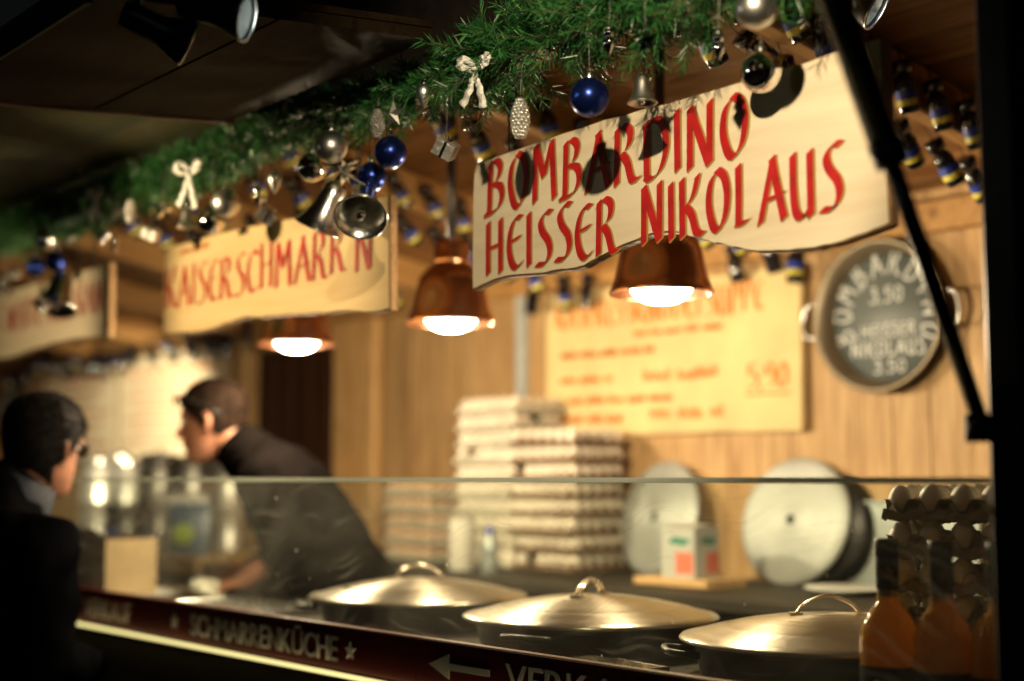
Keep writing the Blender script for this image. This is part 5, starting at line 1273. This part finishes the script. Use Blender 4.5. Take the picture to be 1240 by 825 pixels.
def server():
    fwd, left = -R0, -D0                    # he faces along the counter, left side to the street
    hip = Vector((-3.545, 2.345, 1.16))
    t = thing('person', 'server in dark shirt leaning over the counter, sunglasses pushed up on the head', 'person', (hip.x, hip.y, .20))
    O = hip - Vector(t.location)
    def P(u, l_, w): return O + fwd * u + left * l_ + UP * w
    hc = P(.432, .0, .562)
    HM = Matrix.Translation(hc) @ (frame_from(fwd * 1.0 + UP * -.10 + D0 * .12, UP + fwd * .10)).to_4x4()
    mb = MB(); head_mesh(mb, HM)
    mb.tube([P(.285, 0, .405), P(.345, 0, .465), P(.405, 0, .535)], [.068, .058, .060], 16, 'round')        # neck
    mb.tube([P(0, 0, 0), P(.10, 0, .18), P(.215, 0, .345), P(.275, 0, .41)], [(.15, .12), (.15, .115), (.17, .115), (.13, .085)], 20, 'round', side=tuple(left))
    arms = {}
    for s_ in (1, -1):
        sh = P(.255, s_ * .185, .375); el = P(.150 if s_ > 0 else .24, s_ * .255, .195 if s_ > 0 else .16); wr = P(.285 if s_ > 0 else .43, s_ * .245, .105 if s_ > 0 else .085)
        arms[s_] = (sh, el, wr); mb.tube([P(.27, s_ * .10, .40), sh, el, wr], [.055, .055, .043, .028], 14, 'round')
        hand(mb, wr, (fwd * .9 - UP * .25), -UP * .9 - fwd * .2 - left * .2 * s_, 1.0, s_)
    for s_ in (1, -1):
        mb.tube([P(.0, s_ * .09, -.02), P(.03, s_ * .11, -.45), P(-.02, s_ * .11, -.90)], [.085, .06, .042], 12, 'round')
        mb.tube([P(-.05, s_ * .11, -.92), P(.14, s_ * .12, -.93)], [.04, .032], 10, 'round')
    body = obj('body', remeshed(mb, .0062, 2), t); body.data.materials.append(MATS['skin'])
    # shirt
    mb = MB(); mb.tube([P(-.03, 0, -.10), P(.0, 0, .02), P(.095, 0, .185), P(.205, 0, .345), P(.262, 0, .418), P(.305, 0, .445), P(.340, 0, .478)], [(.20, .165), (.195, .16), (.19, .145), (.205, .140), (.165, .105), (.105, .09), (.078, .080)], 24, 'round', side=tuple(left))
    for s_ in (1, -1):
        sh, el, wr = arms[s_]
        mb.tube([P(.25, s_ * .11, .40), sh, (sh + el) / 2, el, el + (wr - el) * .22], [.075, .075, .068, .064, .058], 16, 'round')
    s_o = obj('shirt', remeshed(mb, .011, 5, (.013, 9.0)), t); s_o.data.materials.append(MATS['shirt_dark'])
    mb = MB(); mb.tube(crom([P(.345, .074, .478), P(.392, .045, .455), P(.405, 0, .448), P(.392, -.045, .455), P(.345, -.074, .478), P(.300, -.05, .502), P(.285, 0, .512), P(.300, .05, .502)], 4, True), .013, 8, closed=True)
    mb.build('collar', 'shirt_dark', t)
    mb = MB()
    mb.tube([P(-.03, 0, -.06), P(0, 0, -.16)], [(.19, .15), (.17, .14)], 20, 'round', side=tuple(left))
    for s_ in (1, -1): mb.tube([P(.0, s_ * .09, -.10), P(.03, s_ * .11, -.45), P(-.02, s_ * .11, -.88)], [.105, .082, .07], 14, 'round')
    tr_ = obj('trousers', remeshed(mb, .014, 4, (.006, 12)), t); tr_.data.materials.append(MATS['trousers'])
    for s_ in (1, -1): MB().tube([P(-.06, s_ * .11, -.925), P(.04, s_ * .115, -.915), P(.16, s_ * .12, -.935)], [.05, .052, .04], 12, 'round').build('shoe', 'shoe', t)
    def zl(th):
        a = abs(((th + math.pi) % (2 * math.pi)) - math.pi)          # 0 front, pi back
        return .066 if a < .5 else (.066 - (a - .5) * .085 if a < 1.35 else (-.012 - (a - 1.35) * .05 if a < 2.2 else -.055))
    hair_mesh(HM, zl, lambda th, z: .006, 2.0, .0022).build('hair', 'hair_brown', t)
    hair_strands(HM, zl, lambda th, z: .006, 4500, .012, 5, t, 'hair_brown')
    for s_ in (1, -1): MB().ball(HM @ Vector((.074, s_ * .032, .004)), .0115, 12, 8).build('eye', 'eye_white', t)
    g_ = MB()
    for s_ in (1, -1):
        g_.tube([HM @ Vector(p) for p in ((.078, s_ * .066, .074), (.03, s_ * .084, .062), (-.03, s_ * .084, .030), (-.055, s_ * .076, .010))], .0035, 6)
    g_.tube([HM @ Vector(p) for p in ((.088, .066, .076), (.100, .03, .080), (.101, -.03, .080), (.088, -.066, .076))], .004, 6)
    gl_ = g_.build('sunglasses', 'glasses_frame', t)
    for s_ in (1, -1): MB().tube([HM @ Vector((.094, s_ * .055, .070)), HM @ Vector((.1005, s_ * .035, .072)), HM @ Vector((.1025, s_ * .014, .070))], [(.0022, .017), (.0022, .020), (.0022, .016)], 12, 'round').build('lens', 'lens', gl_)
    # crumpled cloth under the hand
    c = arms[1][2] + fwd * .105 + Vector(t.location)
    k = thing('cloth', 'crumpled pale cloth under the hand of the server', 'cloth', (c.x, c.y, 1.205))
    vs = MB().ball((0, 0, .030), (.062, .05, .034), 28, 16)
    vs.v = [tuple(Vector(p) * (1 + .25 * noise.noise((p[0] * 40, p[1] * 40, p[2] * 40)))) for p in vs.v]; vs.v = [(p[0], p[1], max(p[2], .001)) for p in vs.v]
    vs.build('fold', 'white_cloth', k)
server()

def customer():
    fwd = Vector((.02, 1, 0)).normalized(); left = UP.cross(fwd)
    base = Vector((-3.425, 1.20, 0))
    t = thing('person', 'customer with dark hair, glasses and black jacket standing before the glass', 'person', base)
    def P(u, l_, w): return fwd * u + left * l_ + UP * w
    hc = P(.145, 0, 1.628)
    HM = Matrix.Translation(hc) @ frame_from(fwd - UP * .08 + Vector((-.55, 0, 0)), UP + fwd * .06).to_4x4()
    mb = MB(); head_mesh(mb, HM)
    mb.tube([P(.045, 0, 1.42), P(.07, 0, 1.48), P(.105, 0, 1.57)], [.066, .058, .058], 16, 'round')
    mb.tube([P(-.06, 0, .95), P(-.03, 0, 1.15), P(.02, 0, 1.36), P(.04, 0, 1.43)], [(.16, .11), (.155, .11), (.18, .11), (.13, .08)], 20, 'round', side=tuple(left))
    arms = {}
    for s_ in (1, -1):
        sh = P(.085, s_ * .205, 1.395); el = P(.06, s_ * .245, 1.14); wr = P(.235, s_ * .10, 1.10)
        arms[s_] = (sh, el, wr); mb.tube([P(.03, s_ * .1, 1.41), sh, el, wr], [.055, .055, .043, .028], 14, 'round')
        hand(mb, wr, fwd * .35 - left * s_ * .9 + UP * .1, -fwd * .6 - UP * .6, 1.2, s_)
    for s_ in (1, -1):
        mb.tube([P(-.06, s_ * .09, .95), P(-.03, s_ * .11, .52), P(-.05, s_ * .12, .09)], [.085, .06, .042], 12, 'round')
        mb.tube([P(-.08, s_ * .12, .045), P(.12, s_ * .14, .035)], [.04, .032], 10, 'round')
    body = obj('body', remeshed(mb, .0062, 2), t); body.data.materials.append(MATS['skin'])
    mb = MB(); mb.tube([P(-.06, 0, .80), P(-.055, 0, .95), P(-.03, 0, 1.15), P(.012, 0, 1.34), P(.035, 0, 1.425), P(.052, 0, 1.475), P(.06, 0, 1.505)], [(.225, .165), (.215, .16), (.215, .155), (.225, .150), (.18, .125), (.115, .11), (.10, .10)], 24, 'round', side=tuple(left))
    for s_ in (1, -1):
        sh, el, wr = arms[s_]
        mb.tube([P(.03, s_ * .11, 1.40), sh, (sh + el) / 2, el, (el + wr) / 2, wr], [.085, .085, .078, .070, .060, .048], 16, 'round')
    j = obj('jacket', remeshed(mb, .011, 5, (.013, 8.0)), t); j.data.materials.append(MATS['jacket_black'])
    mb = MB(); mb.tube([P(.045, 0, 1.425), P(.068, 0, 1.490), P(.090, 0, 1.545)], [(.105, .10), (.094, .096), (.086, .088)], 20, True, side=tuple(left))
    mb.build('scarf', 'denim', t)
    mb = MB(); mb.tube([P(-.06, 0, .95), P(-.06, 0, .84)], [(.18, .13), (.17, .13)], 18, 'round', side=tuple(left))
    for s_ in (1, -1): mb.tube([P(-.06, s_ * .09, .90), P(-.03, s_ * .11, .52), P(-.05, s_ * .12, .09)], [.105, .08, .07], 14, 'round')
    tr_ = obj('trousers', remeshed(mb, .014, 4, (.006, 12)), t); tr_.data.materials.append(MATS['trousers'])
    for s_ in (1, -1): MB().tube([P(-.09, s_ * .12, .045), P(.02, s_ * .13, .055), P(.15, s_ * .145, .035)], [.045, .05, .036], 12, 'round').build('shoe', 'shoe', t)
    def zl(th):
        a = abs(((th + math.pi) % (2 * math.pi)) - math.pi)
        return .058 if a < .55 else (.058 - (a - .55) * .07 if a < 1.3 else (-.010 - (a - 1.3) * .06 if a < 2.1 else -.088))
    hair_mesh(HM, zl, lambda th, z: .012 + .004 * max(0, z) * 10 * .6, 9.0, .004).build('hair', 'hair_black', t)
    hair_strands(HM, zl, lambda th, z: .013, 6000, .013, 6, t, 'hair_black')
    for s_ in (1, -1): MB().ball(HM @ Vector((.074, s_ * .032, .004)), .0115, 12, 8).build('eye', 'eye_white', t)
    g_ = MB()
    for s_ in (1, -1):
        g_.tube([HM @ Vector((.104 - .012 * (math.cos(a) > .5), s_ * (.034 + .025 * math.cos(a)), .003 + .018 * math.sin(a))) for a in [2 * math.pi * i / 18 for i in range(18)]], .0016, 6, closed=True)
        g_.tube([HM @ Vector(p) for p in ((.092, s_ * .059, .008), (.06, s_ * .076, .008), (-.008, s_ * .080, .010))], .0016, 6)
    g_.tube([HM @ Vector(p) for p in ((.104, .010, .006), (.107, 0, .008), (.104, -.010, .006))], .0016, 6)
    gl_ = g_.build('glasses', 'glasses_frame', t)
    for s_ in (1, -1): MB().ball((0, 0, 0), (.002, .0235, .0165), 16, 8).build('lens', 'lens', gl_).matrix_local = HM @ Matrix.Translation((.1015, s_ * .034, .003))
customer()
